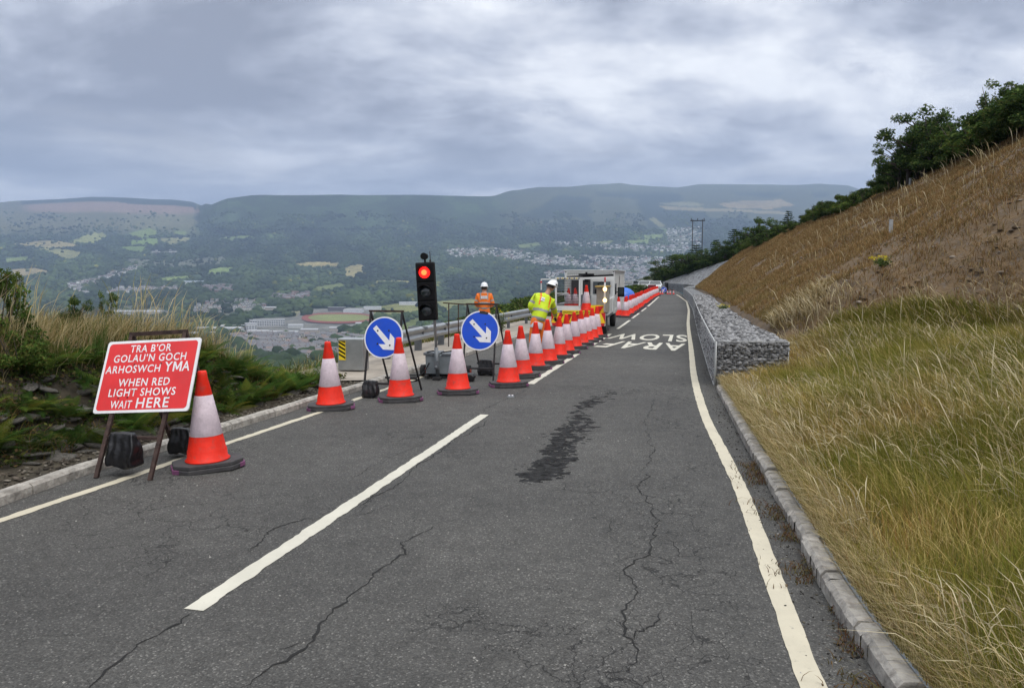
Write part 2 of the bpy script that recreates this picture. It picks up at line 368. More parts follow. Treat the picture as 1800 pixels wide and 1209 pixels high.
def stonemat(name, lo, hi, scale, wire=None):
    m = bpy.data.materials.new(name); m.use_nodes = True; t = m.node_tree; b = t.nodes['Principled BSDF']; tc = N(t, 'ShaderNodeTexCoord')
    v = N(t, 'ShaderNodeTexVoronoi'); v.inputs['Scale'].default_value = scale; t.links.new(tc.outputs['Object'], v.inputs['Vector'])
    s = N(t, 'ShaderNodeSeparateColor'); t.links.new(v.outputs['Color'], s.inputs[0])
    c = ramp(t, [(0, lo), (.6, tuple((a+b_)/2 for a, b_ in zip(lo, hi))), (1, hi)], s.outputs[0]).outputs[0]
    e = ramp(t, [(0, (1, 1, 1)), (.5, (.8, .8, .8)), (.8, (.22, .22, .22))], v.outputs['Distance']).outputs[0]
    c = mixc(t, 1, c, e, 'MULTIPLY')
    t.links.new(c, b.inputs['Base Color']); b.inputs['Roughness'].default_value = .85
    bp = N(t, 'ShaderNodeBump'); bp.inputs['Strength'].default_value = 1; bp.inputs['Distance'].default_value = .05
    t.links.new(math_(t, 'MULTIPLY', v.outputs['Distance'], -1), bp.inputs['Height']); t.links.new(bp.outputs[0], b.inputs['Normal']); return m
M_gab = stonemat('gabion_stone', (.10, .105, .11), (.36, .37, .38), 11)
M_gabfar = stonemat('gabion_stone_far', (.14, .145, .15), (.30, .31, .32), 6)
M_scree = stonemat('scree', (.15, .155, .16), (.33, .335, .345), 3.2)
M_rockc = leafmat('rock_pieces', 0.0)
M_bankrock = mat('bank_rock', (.13, .12, .105), .9, var=.4, vs=5, bump=.7, bs=22)

# ------------------------------------------------------------------ road and its markings
def strip_fn(name, Ys, cols, mat_, kind='structure', **kw):
    """cols: list of arrays (X, Z) along Ys"""
    n, m = len(Ys), len(cols); V = np.zeros((n, m, 3))
    for j, (X, Z) in enumerate(cols): V[:, j, 0] = X; V[:, j, 1] = Ys; V[:, j, 2] = Z
    i, j = np.meshgrid(np.arange(n-1), np.arange(m-1), indexing='ij'); a = (i*m+j).ravel()
    o = np_obj(name, V, np.stack([a, a+1, a+m+1, a+m], 1), None, mat_, **kw)
    if kind: o['kind'] = kind
    return o
Yr = np.concatenate([np.arange(-12, 80, .25), np.arange(80, 124.1, 1)])
xl = np.where(Yr < 82, XLk(Yr)-.02, np.maximum(XLk(82)-.02-(Yr-82)*.5, 13.0)); xr = XK(Yr)+.06
xr = np.where(Yr > 80, np.interp(Yr, [80, 92, 104, 112, 124], [XK(80)+.06, XK(80)+2.4, 23.0, 23.0, 22]), xr)
strip_fn('road', Yr, [(xl+(xr-xl)*k/8, np.zeros_like(Yr)) for k in range(9)], M_asph)
def ribbon(name, Ys, xc, wd, mat_, z=.004, rough=.012, taper_ends=True, parent=None, seed=1):
    Ys = np.asarray(Ys, float); r = np.random.default_rng(seed)
    sl = np.gradient(xc, Ys); nx, ny = 1/np.sqrt(1+sl**2), -sl/np.sqrt(1+sl**2)
    jl = (fbm(Ys, Ys*0, 7, seed)-.5)*rough*2.5+r.normal(0, rough*.2, len(Ys)); jr = (fbm(Ys, Ys*0+9, 7, seed+5)-.5)*rough*2.5+r.normal(0, rough*.2, len(Ys))
    V = np.zeros((len(Ys), 2, 3)); V[:, 0, 0] = xc-nx*(wd/2+jl); V[:, 0, 1] = Ys-ny*(wd/2); V[:, 1, 0] = xc+nx*(wd/2+jr); V[:, 1, 1] = Ys+ny*(wd/2); V[:, :, 2] = z
    a = np.arange(len(Ys)-1)*2
    o = np_obj(name, V, np.stack([a, a+1, a+3, a+2], 1), None, mat_, parent=parent); return tag(o, kind='structure')
def yv(v): return float(G(900, v)[1])
k = 0
for v0, v1 in ((1072, 728), (675, 622), (606, 587), (578, 563), (559.5, 550.5), (547.5, 541)):
    ys = np.arange(yv(v0), yv(v1), .04); k += 1
    ribbon('centre_line', ys, XC(ys), .125 if k < 4 else .11, M_line, seed=k)
ys = np.arange(-8, -1.2, .04); ribbon('centre_line', ys, XC(ys), .125, M_line, seed=31)
ys = np.arange(yv(538.5), yv(521), .1); ribbon('centre_line', ys, XC(ys), .12, M_line, seed=9)
ys = np.arange(-10, 80, .05); ribbon('edge_line', ys, XR(ys), .122, M_line2, seed=20, rough=.006)
ys = np.arange(-10, yv(652), .04); ribbon('edge_line', ys, XLl(ys), .10, M_line2, seed=21)
# painted words, read from the other direction
def text_mesh(name, body, size, mat_, ext=0.0, off=0.0, parent=None, align='CENTER', sx=1, sy=1, T=None, space=1.0, weld=True):
    cu = bpy.data.curves.new(name, 'FONT'); cu.body = body; cu.size = size; cu.extrude = ext; cu.offset = off; cu.align_x = align; cu.align_y = 'CENTER'; cu.resolution_u = 3; cu.space_character = space
    to = bpy.data.objects.new(name, cu); COL.objects.link(to)
    dg = bpy.context.evaluated_depsgraph_get(); me = bpy.data.meshes.new_from_object(to.evaluated_get(dg)); bpy.data.objects.remove(to)
    me.name = name; me.transform(Matrix.Diagonal((sx, sy, 1, 1)))
    if T is not None: me.transform(T)
    me.materials.clear(); me.materials.append(mat_)
    o = bpy.data.objects.new(name, me); return link(o, parent)
def fit_text(name, body, x0, x1, y0, y1, mat_, z=.0, off=.02, parent=None, T=None, space=1.0, ext=0.0, shear=0):
    """mesh text scaled to exactly fill a box in its own plane"""
    o = text_mesh(name, body, 1, mat_, off=off, space=space, ext=ext, parent=parent)
    me = o.data; c = np.zeros(len(me.vertices)*3); me.vertices.foreach_get('co', c); c = c.reshape(-1, 3)
    lo, hi = c.min(0), c.max(0); c[:, 0] = x0+(c[:, 0]-lo[0])/(hi[0]-lo[0])*(x1-x0); c[:, 1] = y0+(c[:, 1]-lo[1])/(hi[1]-lo[1])*(y1-y0); c[:, 2] += z
    me.vertices.foreach_set('co', c.ravel()); me.update()
    if T is not None: me.transform(T)
    return o
def letter_M(x0, x1, y0, y1, mat_, z, parent, T, name='lettering'):
    w_, h_ = x1-x0, y1-y0; pts = [(0, 0), (0, 1), (.22, 1), (.5, .42), (.78, 1), (1, 1), (1, 0), (.81, 0), (.81, .66), (.57, .16), (.43, .16), (.19, .66), (.19, 0)]
    P_ = [(x0+a*w_, y0+b*h_, z) for a, b in pts]; mb = MB()
    return mb.add(P_, [(0, 12, 11, 2, 1), (2, 11, 10, 9, 3), (3, 9, 8, 4), (4, 8, 7, 6, 5)], 0, T=T).build(name, mat_, parent)
for word, q in (('ARAF', [(1181, 617.5), (1042, 609.5), (1082, 599.5), (1205, 604.5)]), ('SLOW', [(1208, 601.5), (1066, 595), (1085, 586.5), (1207, 589)])):
    near_r, near_l, far_l, far_r = [G(*p) for p in q]
    if word == 'ARAF': near_r = G(1207, 617.5)
    o = fit_text('road_word', word, 0, 1, 0, 1, M_line, off=.018, space=1.12)
    me = o.data; c = np.zeros(len(me.vertices)*3); me.vertices.foreach_get('co', c); c = c.reshape(-1, 3)
    s_, t_ = c[:, 0:1], c[:, 1:2]      # s=0 is the text's left = far right of the lane as we see it, t=0 its foot = far side
    pos = (1-s_)*((1-t_)*far_r+t_*near_r)+s_*((1-t_)*far_l+t_*near_l)
    pos[:, 2] = .0045
    me.vertices.foreach_set('co', pos.ravel()); me.update(); me.flip_normals() if False else None
    tag(o, kind='structure')
# cracks
def crack(name, px, wd, seed, jit=.02, z=.0030):
    r = np.random.default_rng(seed); g = np.array([G(*p)[:2] for p in px]); pts = []
    for a, b in zip(g[:-1], g[1:]):
        n = max(2, int(np.linalg.norm(b-a)/.035))
        for k in range(n): pts.append(a+(b-a)*k/n)
    pts.append(g[-1]); pts = np.array(pts); n = len(pts)
    wob = np.cumsum(r.normal(0, jit, (n, 2)), 0); wob -= np.linspace(0, 1, n)[:, None]*wob[-1]; pts = pts+wob*.8+r.normal(0, .006, (n, 2))+(.018*np.sign(np.sin(np.arange(n)*.37+seed))*fbm(np.arange(n), np.zeros(n), .15, seed+3))[:, None]*np.array([1, .2])
    d = np.gradient(pts, axis=0); d /= np.linalg.norm(d, axis=1)[:, None]+1e-9; nn = np.stack([-d[:, 1], d[:, 0]], 1)
    ww = .78*wd*(.12+1.35*fbm(np.arange(n), np.zeros(n), .45, seed)**1.8)*np.minimum(1, np.minimum(np.arange(n), n-1-np.arange(n))/6+.05)
    V = np.zeros((n, 2, 3)); V[:, 0, :2] = pts-nn*ww[:, None]; V[:, 1, :2] = pts+nn*ww[:, None]; V[:, :, 2] = z
    a = np.arange(n-1)*2
    tag(np_obj(name, V, np.stack([a, a+1, a+3, a+2], 1), None, M_crack), kind='structure')
CR = [([(345, 1075), (300, 1105), (230, 1150), (165, 1209), (100, 1260)], .014),
      ([(765, 922), (712, 955), (716, 975), (665, 1015), (625, 1050), (560, 1115), (520, 1150), (440, 1200), (400, 1230)], .013),
      ([(565, 908), (510, 922), (460, 945), (436, 968), (450, 975)], .012),
      ([(700, 880), (650, 900), (590, 915)], .006), ([(560, 1118), (500, 1140), (470, 1150)], .007),
      ([(1140, 830), (1118, 850), (1140, 905), (1145, 940), (1125, 975), (1095, 1000), (1105, 1040), (1085, 1075), (1084, 1110), (1118, 1150), (1125, 1165), (1085, 1185)], .010),
      ([(1145, 945), (1175, 950), (1200, 985)], .007), ([(1118, 1145), (1118, 1115), (1160, 1100), (1165, 1070)], .009), ([(1084, 1110), (1030, 1113), (985, 1115)], .005),
      ([(1118, 1118), (1070, 1085), (1040, 1082)], .005), ([(1150, 700), (1130, 740), (1140, 790), (1125, 830)], .008), ([(1160, 680), (1150, 700)], .006),
      ([(850, 728), (870, 712), (925, 684)], .010), ([(925, 684), (932, 676)], .008),
      ([(915, 672), (1000, 679), (1100, 687), (1225, 689)], .014), ([(1180, 1150), (1215, 1130), (1225, 1100), (1210, 1070)], .005), ([(1215, 1128), (1260, 1130)], .005),
      ([(860, 742), (930, 742)], .006), ([(80, 1117), (155, 1115)], .006), ([(620, 840), (690, 800), (760, 775)], .006),
      ([(620, 905), (700, 849), (780, 792), (858, 738)], .010), ([(880, 1010), (905, 1030), (960, 1035)], .003), ([(1090, 905), (1065, 940), (1090, 960)], .004)]
br_r = random.Random(12)
for px, wd in list(CR):
    if wd < .007: continue
    for q in px[1:-1]:
        for _ in range(2):
            a_ = br_r.uniform(0, 6.28); l_ = br_r.uniform(14, 46)*(q[1]-487)/500; CR.append(([q, (q[0]+l_*.6*math.cos(a_), q[1]+l_*.3*math.sin(a_)), (q[0]+l_*math.cos(a_+.5)*1.1, q[1]+l_*.5*math.sin(a_+.5))], .0035))
for i, (px, wd) in enumerate(CR): crack('road_crack', px, wd, 100+i, jit=.012 if wd > .008 else .009)
# the dark oily patch: ragged streaks
r = np.random.default_rng(5); V = []; Q = []
path = [(1075, 688), (1060, 700), (1015, 722), (1020, 740), (1000, 765), (985, 790), (965, 815), (945, 840), (925, 848)]
wpx = [14, 22, 16, 26, 34, 26, 32, 42, 10]
T_s = []
for b_ in range(620):
    v = 686+160*r.random()**.8; k = np.interp(v, [p[1] for p in path], range(len(path))); cu = np.interp(k, range(len(path)), [p[0] for p in path]); ww = np.interp(k, range(len(path)), wpx)
    g = G(cu, v); sc_ = g[1]/FPX; rad = (.014+.085*r.random()**2.8)*(1 if ww > 18 else .6); g[0] += r.normal(0, .50)*ww*sc_; g[1] += r.normal(0, .05); n = len(V); V.append((g[0], g[1], .001+b_*3e-6)); m__ = 11; ph = r.random()*6
    for q in range(m__): a = 2*PI*q/m__+ph; rr_ = rad*(.45+.9*r.random()); V.append((g[0]+rr_*math.cos(a), g[1]+rr_*.9*math.sin(a), .001+b_*3e-6))
    T_s += [(n, n+1+q, n+1+(q+1) % m__) for q in range(m__)]
tag(np_obj('oil_stain', V, None, T_s, M_stain), kind='structure')
# loose grit on the road and pale chips
V = []; T_ = []
for i in range(420):
    y = 3+r.random()**1.6*24; x = XLk(y)+r.random()*(XK(y)-XLk(y)); s = .004+.008*r.random()**3
    a = r.random()*6; n = len(V)
    for q in range(3): V.append((x+s*math.cos(a+q*2.1), y+s*math.sin(a+q*2.1), .001))
    V.append((x, y, s*.8+.001)); T_ += [(n, n+1, n+3), (n+1, n+2, n+3), (n+2, n, n+3)]
tag(np_obj('road_grit', V, None, T_, mat('grit', (.30, .29, .27), .9)), kind='stuff')

# kerbs: cast blocks with small gaps, one strip each side
def kerb(name, xf, side, y0, y1, wd, hgt, seg, jag, seed):
    r = np.random.default_rng(seed); mb = MB(); y = y0
    while y < y1:
        s = (xf(y+.1)-xf(y))/.1; ln = seg*(.85+.3*r.random()); dy = ln/math.sqrt(1+s*s); n = 6
        hh = hgt+r.normal(0, jag*.4); dx = r.normal(0, jag*.5)
        for k in range(n):
            ya, yb = y+dy*k/n+(.008 if k == 0 else 0), y+dy*(k+1)/n-(.008 if k == n-1 else 0)
            j1, j2 = r.normal(0, jag, 2); ch = .028
            for j, (yy) in enumerate((ya, yb)):
                x0 = float(xf(yy))+dx; jj = r.normal(0, jag*.35)
                prof = [(0, -.1), (0+jj*.3, hh-ch), (ch, hh+jj*.3), (wd-ch, hh), (wd, hh-ch), (wd, -.1)]
                for (a, b) in prof: mb.v.append(Vector((x0+side*a, yy, b)))
            b0 = len(mb.v)-12
            for q in range(5): mb.f.append([b0+q, b0+q+1, b0+6+q+1, b0+6+q]); mb.m.append(0); mb.sm.append(False)
            if k == 0: mb.f.append([b0+q for q in range(6)]); mb.m.append(0); mb.sm.append(False)
            if k == n-1: mb.f.append([b0+6+q for q in range(6)]); mb.m.append(0); mb.sm.append(False)
        y += dy
    return tag(mb.build(name, M_kerb), kind='structure')
kerb('kerb', XLk, -1, -10, 60, .14, .10, .9, .006, 3)
kerb('kerb', XK, 1, -10, 12.3, .135, .105, .62, .026, 4)

# verges
Yv = np.concatenate([np.arange(-12, 16, .2), np.arange(16, 60, .6), np.arange(60, 130, 2)])
offs = [.13, .2, .3, .5, .7, .9, 1.1, 1.3, 1.5, 1.7, 2, 2.4, 3, 3.6, 4.2, 5, 6, 7.5, 9, 11, 14, 18, 24, 32, 45, 70, 110, 180, 260]
o_ = strip_fn('verge_left', Yv, [(XLk(Yv)-o, zleft(XLk(Yv)-o, Yv)) for o in offs], [M_soil, mat('slope_green', (.075, .085, .030), .95, var=.4, vs=1.5, bump=1, bs=8)], smooth_=True)
o_.data.polygons.foreach_set('material_index', np.array([[1 if (offs[j] > 1.8 and Yv[i] > 13) or offs[j] > 4 else 0 for j in range(len(offs)-1)] for i in range(len(Yv)-1)]).ravel())
# concrete strip beyond the bank
Yc = np.arange(12.9, 46, .3); wl = 1.75*smooth(Yc, 12.5, 13.6)+.15
strip_fn('concrete_path', Yc, [(XLk(Yc)-.13-wl*k/4, np.full_like(Yc, .098-.003*k)) for k in range(5)]+[(XLk(Yc)-.13-wl-.02, np.full_like(Yc, -.1))], M_conc)
Yv = np.concatenate([np.arange(-14, 20, .2), np.arange(20, 78.1, .5)])
fr = [0, .02, .05, .09, .13, .18, .24, .3, .36, .42, .48, .54, .6, .66, .72, .78, .84, .9, .95, 1.0]
off_cols = [.12+(otop(Yv)-.12)*f for f in fr]+[otop(Yv)+q for q in (.7, 1.5, 3, 6, 12, 25, 60, 120)]
gabm = smooth(Yv, 12.85, 12.95)
cols_ = []
for o in off_cols:
    Z = zright(XK(Yv)+o, Yv); Z = np.where((Yv > 12.9) & (o < 1.1), -.15, Z); cols_.append((XK(Yv)+o, Z))
nl = 7
o_ = strip_fn('verge_right', Yv, cols_, [M_hillsoil, M_turf, M_bracken], smooth_=True)
mi = np.zeros((len(Yv)-1, len(cols_)-1), int)
for i in range(len(Yv)-1):
    for j in range(len(cols_)-1):
        oo = cols_[j][0][i]-XK(Yv[i])
        mi[i, j] = 1 if (oo < ofoot(Yv[i])*.95 and Yv[i] < 14.5) else (2 if j >= 19 else 0)
o_.data.polygons.foreach_set('material_index', mi.ravel())
# far end: wall line, scree, hill behind it
Ye = 78.0; last = [(XK(Ye)+o, Ye, float(zright(XK(Ye)+o, Ye))) for o in [1.2+(float(otop(Ye))-1.2)*k/8 for k in range(9)]]
B = [P(1216, 513, 88), P(1206, 503.5, 100), P(1185, 500, 110), P(1165, 499, 116), P(1148, 500, 120), P(1105, 498, 126)]
Tt = [P(1300, 451, 92), P(1262, 463, 102), P(1225, 475, 110), P(1190, 487, 116), P(1152, 499, 121), P(1100, 497, 128)]
V = [last]+[[b.lerp(t, k/8) for k in range(9)] for b, t in zip(B, Tt)]
fine = []
for i in range(len(V)-1):
    for s in range(6): fine.append([Vector(V[i][k]).lerp(Vector(V[i+1][k]), s/6) for k in range(9)])
fine.append([Vector(p) for p in V[-1]])
n, m_ = len(fine), 9; A_ = np.array([[tuple(p) for p in row] for row in fine])
i, j = np.meshgrid(np.arange(n-1), np.arange(m_-1), indexing='ij'); a = (i*m_+j).ravel()
tag(np_obj('scree_slope', A_, np.stack([a, a+1, a+m_+1, a+m_], 1), None, M_scree), kind='structure')
topr = [np.array(row[-1]) for row in fine]
def hill_row(p, k):
    d = np.array([.35, 1.0, 0])/1.06; return p+d*k+np.array([0, 0, .05*k if k < 60 else 3+(k-60)*-.05])
ks = [0, 3, 8, 15, 30, 60, 120, 250]
A_ = np.array([[hill_row(p, k)-np.array([0, 0, .05]) for k in ks] for p in topr]); n, m_ = len(topr), len(ks)
i, j = np.meshgrid(np.arange(n-1), np.arange(m_-1), indexing='ij'); a = (i*m_+j).ravel()
tag(np_obj('hill_behind', A_, np.stack([a, a+1, a+m_+1, a+m_], 1), None, M_bracken), kind='structure')
# left plateau beyond the road end
tag(MB().add([(9, 118, -.06), (24, 118, -.06), (30, 135, -.3), (9, 135, -.3)], [(0, 1, 2, 3)]).build('ground_beyond_bend', M_soil), kind='structure')

# ------------------------------------------------------------------ the valley and the hills across it
TOPU = [-900, -300, 0, 40, 100, 160, 230, 300, 338, 346, 352, 362, 372, 385, 400, 440, 600, 640, 840, 870, 900, 950, 1000, 1090, 1110, 1190, 1230, 1400, 1440, 1490, 1530, 1700, 2600]
TOPV = [372, 365, 357, 353, 350, 347, 348, 351, 355, 361, 362, 358, 360, 354, 348, 343, 341, 342.5, 344, 345, 335, 329, 328, 323, 326, 330, 325, 325, 323, 326, 338, 360, 380]
DTU = [-900, 250, 340, 352, 400, 840, 900, 1100, 2600]
DTD = [6800, 6800, 6500, 5400, 5000, 5400, 6200, 7600, 7800]
def vtop(u): return np.interp(u, TOPU, TOPV)
def depth(u, v):
    u = np.asarray(u, float); v = np.asarray(v, float); vt = vtop(u); dt = np.interp(u, DTU, DTD)
    # profile below the skyline
    d400 = np.minimum(4600, dt*.86)
    t = np.clip((v-vt)/np.maximum(402-vt, 1), 0, 1)
    upper = dt+(d400-dt)*t**.8
    lower = np.interp(v, [402, 440, 470, 500, 530, 560, 590, 625, 700, 800, 1000], [4600, 3700, 3050, 2500, 1980, 1520, 1180, 900, 520, 300, 200])
    lower = np.minimum(lower, d400)
    return np.where(v < 402, upper, lower)
def zn(X, Y): return 9*(fbm(X, Y, 1/420, 41, 3)-.5)*np.clip(Y/2500, 0, 1)*2
def TT(u, v):
    D = depth(u, v); u = np.asarray(u, float); v = np.asarray(v, float)
    c, s = math.cos(PITCH), math.sin(PITCH); b = (CY-v)/FPX; dy = c+s*b; dz = -s+c*b
    t = D/dy; X = (u-CX)/FPX*t; Z = HC+dz*t
    return np.stack([X, D+0*X, Z+zn(X, D)], -1)
us = np.concatenate([np.arange(-900, -60, 12), np.arange(-60, 1560, 2.0), np.arange(1560, 2620, 12)])
tv = np.concatenate([np.linspace(0, .3, 75)[:-1], np.linspace(.3, .72, 190)[:-1], np.linspace(.72, 1, 30)])
U, Tm = np.meshgrid(us, tv); vt = vtop(U); Vv = vt+(820-vt)*Tm
W_ = TT(U, Vv)
def inside(u, v, poly):
    r = np.zeros(np.shape(u), bool); n = len(poly)
    for i in range(n):
        x1, y1 = poly[i]; x2, y2 = poly[(i+1) % n]
        c = ((y1 > v) != (y2 > v)) & (u < (x2-x1)*(v-y1)/(y2-y1+1e-12)+x1); r ^= c
    return r
FIELDS = [([(23, 430), (70, 422), (100, 421), (143, 433), (128, 437), (60, 436)], (.32, .27, .14)),
 ([(120, 424), (165, 408), (183, 409), (190, 418), (165, 428), (140, 430)], (.26, .28, .11)),
 ([(67, 438), (110, 438), (143, 444), (140, 453), (118, 453)], (.24, .24, .11)), ([(10, 452), (50, 450), (50, 456), (12, 460)], (.17, .23, .08)),
 ([(5, 473), (60, 470), (88, 478), (60, 486), (8, 487)], (.34, .28, .17)), ([(230, 408), (262, 401), (277, 406), (272, 418), (240, 420), (222, 418)], (.19, .27, .08)),
 ([(227, 425), (277, 420), (277, 431), (230, 432)], (.17, .26, .07)), ([(213, 434), (260, 434), (250, 443), (222, 441)], (.15, .23, .07)),
 ([(283, 420), (333, 417), (333, 425), (300, 430), (285, 427)], (.27, .27, .14)), ([(305, 406), (327, 406), (326, 412), (307, 411)], (.18, .25, .09)),
 ([(383, 417), (440, 412), (443, 419), (405, 422)], (.16, .22, .08)), ([(360, 480), (385, 470), (410, 470), (405, 479), (385, 483)], (.19, .27, .09)),
 ([(280, 488), (333, 485), (333, 490), (285, 494)], (.20, .27, .09)), ([(517, 463), (560, 461), (600, 462), (596, 469), (540, 470), (520, 468)], (.36, .30, .15)),
 ([(601, 478), (612, 468), (640, 464), (636, 478), (622, 488), (606, 488)], (.32, .28, .15)), ([(660, 494), (700, 493), (730, 496), (700, 500), (662, 499)], (.33, .31, .14)),
 ([(640, 547), (700, 533), (760, 531), (800, 526), (850, 524), (842, 540), (760, 548), (720, 556), (650, 556)], (.24, .25, .10)),
 ([(500, 548), (570, 545), (600, 541), (600, 548), (520, 556)], (.26, .25, .15)),
 ([(1030, 425), (1083, 424), (1080, 431), (1040, 431)], (.20, .24, .10)), ([(1100, 424), (1143, 420), (1140, 430), (1108, 431)], (.18, .25, .09)),
 ([(1130, 414), (1167, 412), (1160, 420), (1135, 420)], (.19, .26, .09)), ([(1160, 402), (1215, 399), (1215, 408), (1170, 410)], (.15, .22, .08)),
 ([(1158, 356), (1200, 354), (1240, 358), (1230, 362), (1170, 361)], (.28, .28, .17)), ([(1262, 358), (1310, 352), (1375, 351), (1400, 362), (1350, 368), (1280, 364)], (.40, .32, .20)),
 ([(1160, 362), (1263, 366), (1388, 372), (1380, 377), (1262, 373), (1170, 367)], (.38, .33, .20)), ([(1140, 385), (1150, 383), (1170, 398), (1160, 400)], (.28, .28, .16)),
 ([(545, 505), (600, 498), (610, 503), (560, 512)], (.16, .20, .08)), ([(900, 432), (945, 425), (960, 430), (920, 436)], (.14, .18, .07)), ([(640, 590), (700, 575), (730, 560), (760, 560), (700, 600)], (.15, .19, .07))]
TOWN = [([(775, 443), (830, 434), (900, 437), (960, 449), (1010, 454), (1010, 466), (950, 465), (880, 455), (800, 452)], 150, 0),
 ([(945, 466), (1040, 450), (1190, 455), (1215, 470), (1150, 498), (1090, 478), (1000, 472)], 330, 0),
 ([(960, 425), (1020, 424), (1085, 430), (1110, 440), (1040, 438), (980, 433)], 45, 0), ([(1090, 482), (1160, 462), (1170, 500), (1100, 520)], 260, 1),
 ([(955, 482), (1000, 478), (1000, 490), (960, 490)], 40, 0),
 ([(118, 501), (165, 491), (240, 468), (243, 473), (185, 492), (150, 505), (160, 516), (140, 515)], 110, 1), ([(190, 506), (310, 504), (316, 511), (190, 514)], 55, 1),
 ([(263, 442), (310, 441), (308, 446), (265, 447)], 12, 1), ([(350, 504), (415, 504), (408, 513), (355, 512)], 34, 2), ([(470, 520), (545, 515), (545, 524), (480, 526)], 34, 2),
 ([(1170, 400), (1230, 398), (1235, 440), (1180, 450)], 60, 0), ([(1100, 432), (1180, 430), (1185, 444), (1105, 442)], 40, 0)]
NEAR_TOWN = [([(400, 590), (450, 588), (600, 590), (660, 598), (660, 630), (560, 628), (470, 630), (420, 605)], 0), ([(335, 542), (375, 530), (465, 525), (465, 545), (400, 556), (340, 557)], 1), ([(225, 456), (300, 458), (395, 450), (398, 460), (340, 472), (225, 470)], 2), ([(190, 537), (285, 536), (285, 556), (200, 556)], 3)]
PAVED = [([(440, 560), (520, 556), (530, 545), (655, 541), (660, 560), (640, 575), (560, 592), (450, 592), (420, 585)], (.17, .17, .165))]
base = np.zeros(U.shape+(3,)); nz = fbm(U, Vv*2.2, 1/26, 51); nz2 = fbm(U, Vv*2.5, 1/90, 52)
base[:] = (.026, .042, .020)
base *= (.55+.9*nz)[..., None]
nz4 = fbm(U, Vv*3.0, 1/55, 57); cl_ = smooth(nz4, .56, .66)[..., None]*.8; base = base*(1-cl_)+np.array([.050, .078, .036])*cl_; fold_shade = fbm(U+Vv*.8, Vv*.5, 1/38, 58); base *= (.72+.56*fold_shade)[..., None]  # lighter clearings, then slanted tone painting in the shade of hillside folds
moor = smooth(U+30*(nz-.5), 850, 930)*smooth(430-Vv, 0, 40); base = base*(1-moor[..., None])+np.array([.075, .085, .045])*(.45+.9*nz2[..., None])*moor[..., None]
dk = (smooth(nz2, .50, .58)*moor*smooth(Vv, 330, 345))[..., None]; base = base*(1-dk)+np.array([.024, .036, .024])*dk
lm = smooth(352+46*(nz-.5)*smooth(Vv, 362, 385)-U, 0, 6)*smooth(418-Vv+16*(nz-.5), 0, 22); base = base*(1-lm[..., None])+np.array([.115, .115, .060])*(.6+.7*nz2[..., None])*lm[..., None]
he = (lm*smooth(Vv-vtop(U), 4, 9)*smooth(378-Vv+8*(nz2-.5), 0, 8)*smooth(U, 30, 60))[..., None]; base = base*(1-he)+np.array([.21, .145, .115])*he
tp = ((U > 36) & (U < 345) & (Vv-vtop(U) < 6+5*smooth(U, 190, 240)))[..., None]; base = np.where(tp, np.array([.020, .030, .022]), base)
wob = 2.2*(fbm(U, Vv*2, 1/9, 61)-.5); wob2 = 1.4*(fbm(U, Vv*2, 1/9, 62)-.5)
notree = np.zeros(U.shape, bool)
for poly, c in FIELDS:
    m = inside(U+wob*2, Vv+wob2, poly); base[m] = (np.array(c)*(.72 if poly[0][1] > 395 else .48)+np.array([.02, .02, .005]))*(.7+.6*nz[m][:, None])
for poly, c in PAVED: m = inside(U, Vv, poly); base[m] = c
for poly, *_ in TOWN+NEAR_TOWN: m = inside(U+wob*3, Vv+wob2, poly); base[m] = np.array((.12, .13, .10))*(.7+.6*nz[m][:, None])
backrow = W_[0:1].copy(); backrow[..., 1] += 900; backrow[..., 2] -= 60; W2 = np.concatenate([backrow, W_], 0); B2 = np.concatenate([base[0:1], base], 0)
n, m_ = W2.shape[:2]; i, j = np.meshgrid(np.arange(n-1), np.arange(m_-1), indexing='ij'); a = (i*m_+j).ravel()
def terrain_mat():
    m = bpy.data.materials.new('valley_ground'); m.use_nodes = True; t = m.node_tree; b = t.nodes['Principled BSDF']
    at = N(t, 'ShaderNodeAttribute', attribute_name='Col'); tc = N(t, 'ShaderNodeTexCoord')
    n1 = N(t, 'ShaderNodeTexNoise'); n1.inputs['Scale'].default_value = 1/28; n1.inputs['Detail'].default_value = 8; n1.inputs['Roughness'].default_value = .75; t.links.new(tc.outputs['Object'], n1.inputs['Vector'])
    r = ramp(t, [(.32, (.45, .5, .5)), (.68, (1.55, 1.5, 1.4))], n1.outputs[0])
    t.links.new(mixc(t, 1, at.outputs['Color'], r.outputs[0], 'MULTIPLY'), b.inputs['Base Color']); b.inputs['Roughness'].default_value = 1; b.inputs['Specular IOR Level'].default_value = .1
    bp = N(t, 'ShaderNodeBump'); bp.inputs['Strength'].default_value = 1; bp.inputs['Distance'].default_value = 9; t.links.new(n1.outputs[0], bp.inputs['Height']); t.links.new(bp.outputs[0], b.inputs['Normal'])
    return m
tag(np_obj('valley_terrain', W2, np.stack([a, a+m_, a+m_+1, a+1], 1), None, terrain_mat(), col=B2.reshape(-1, 3), smooth_=True), kind='structure')

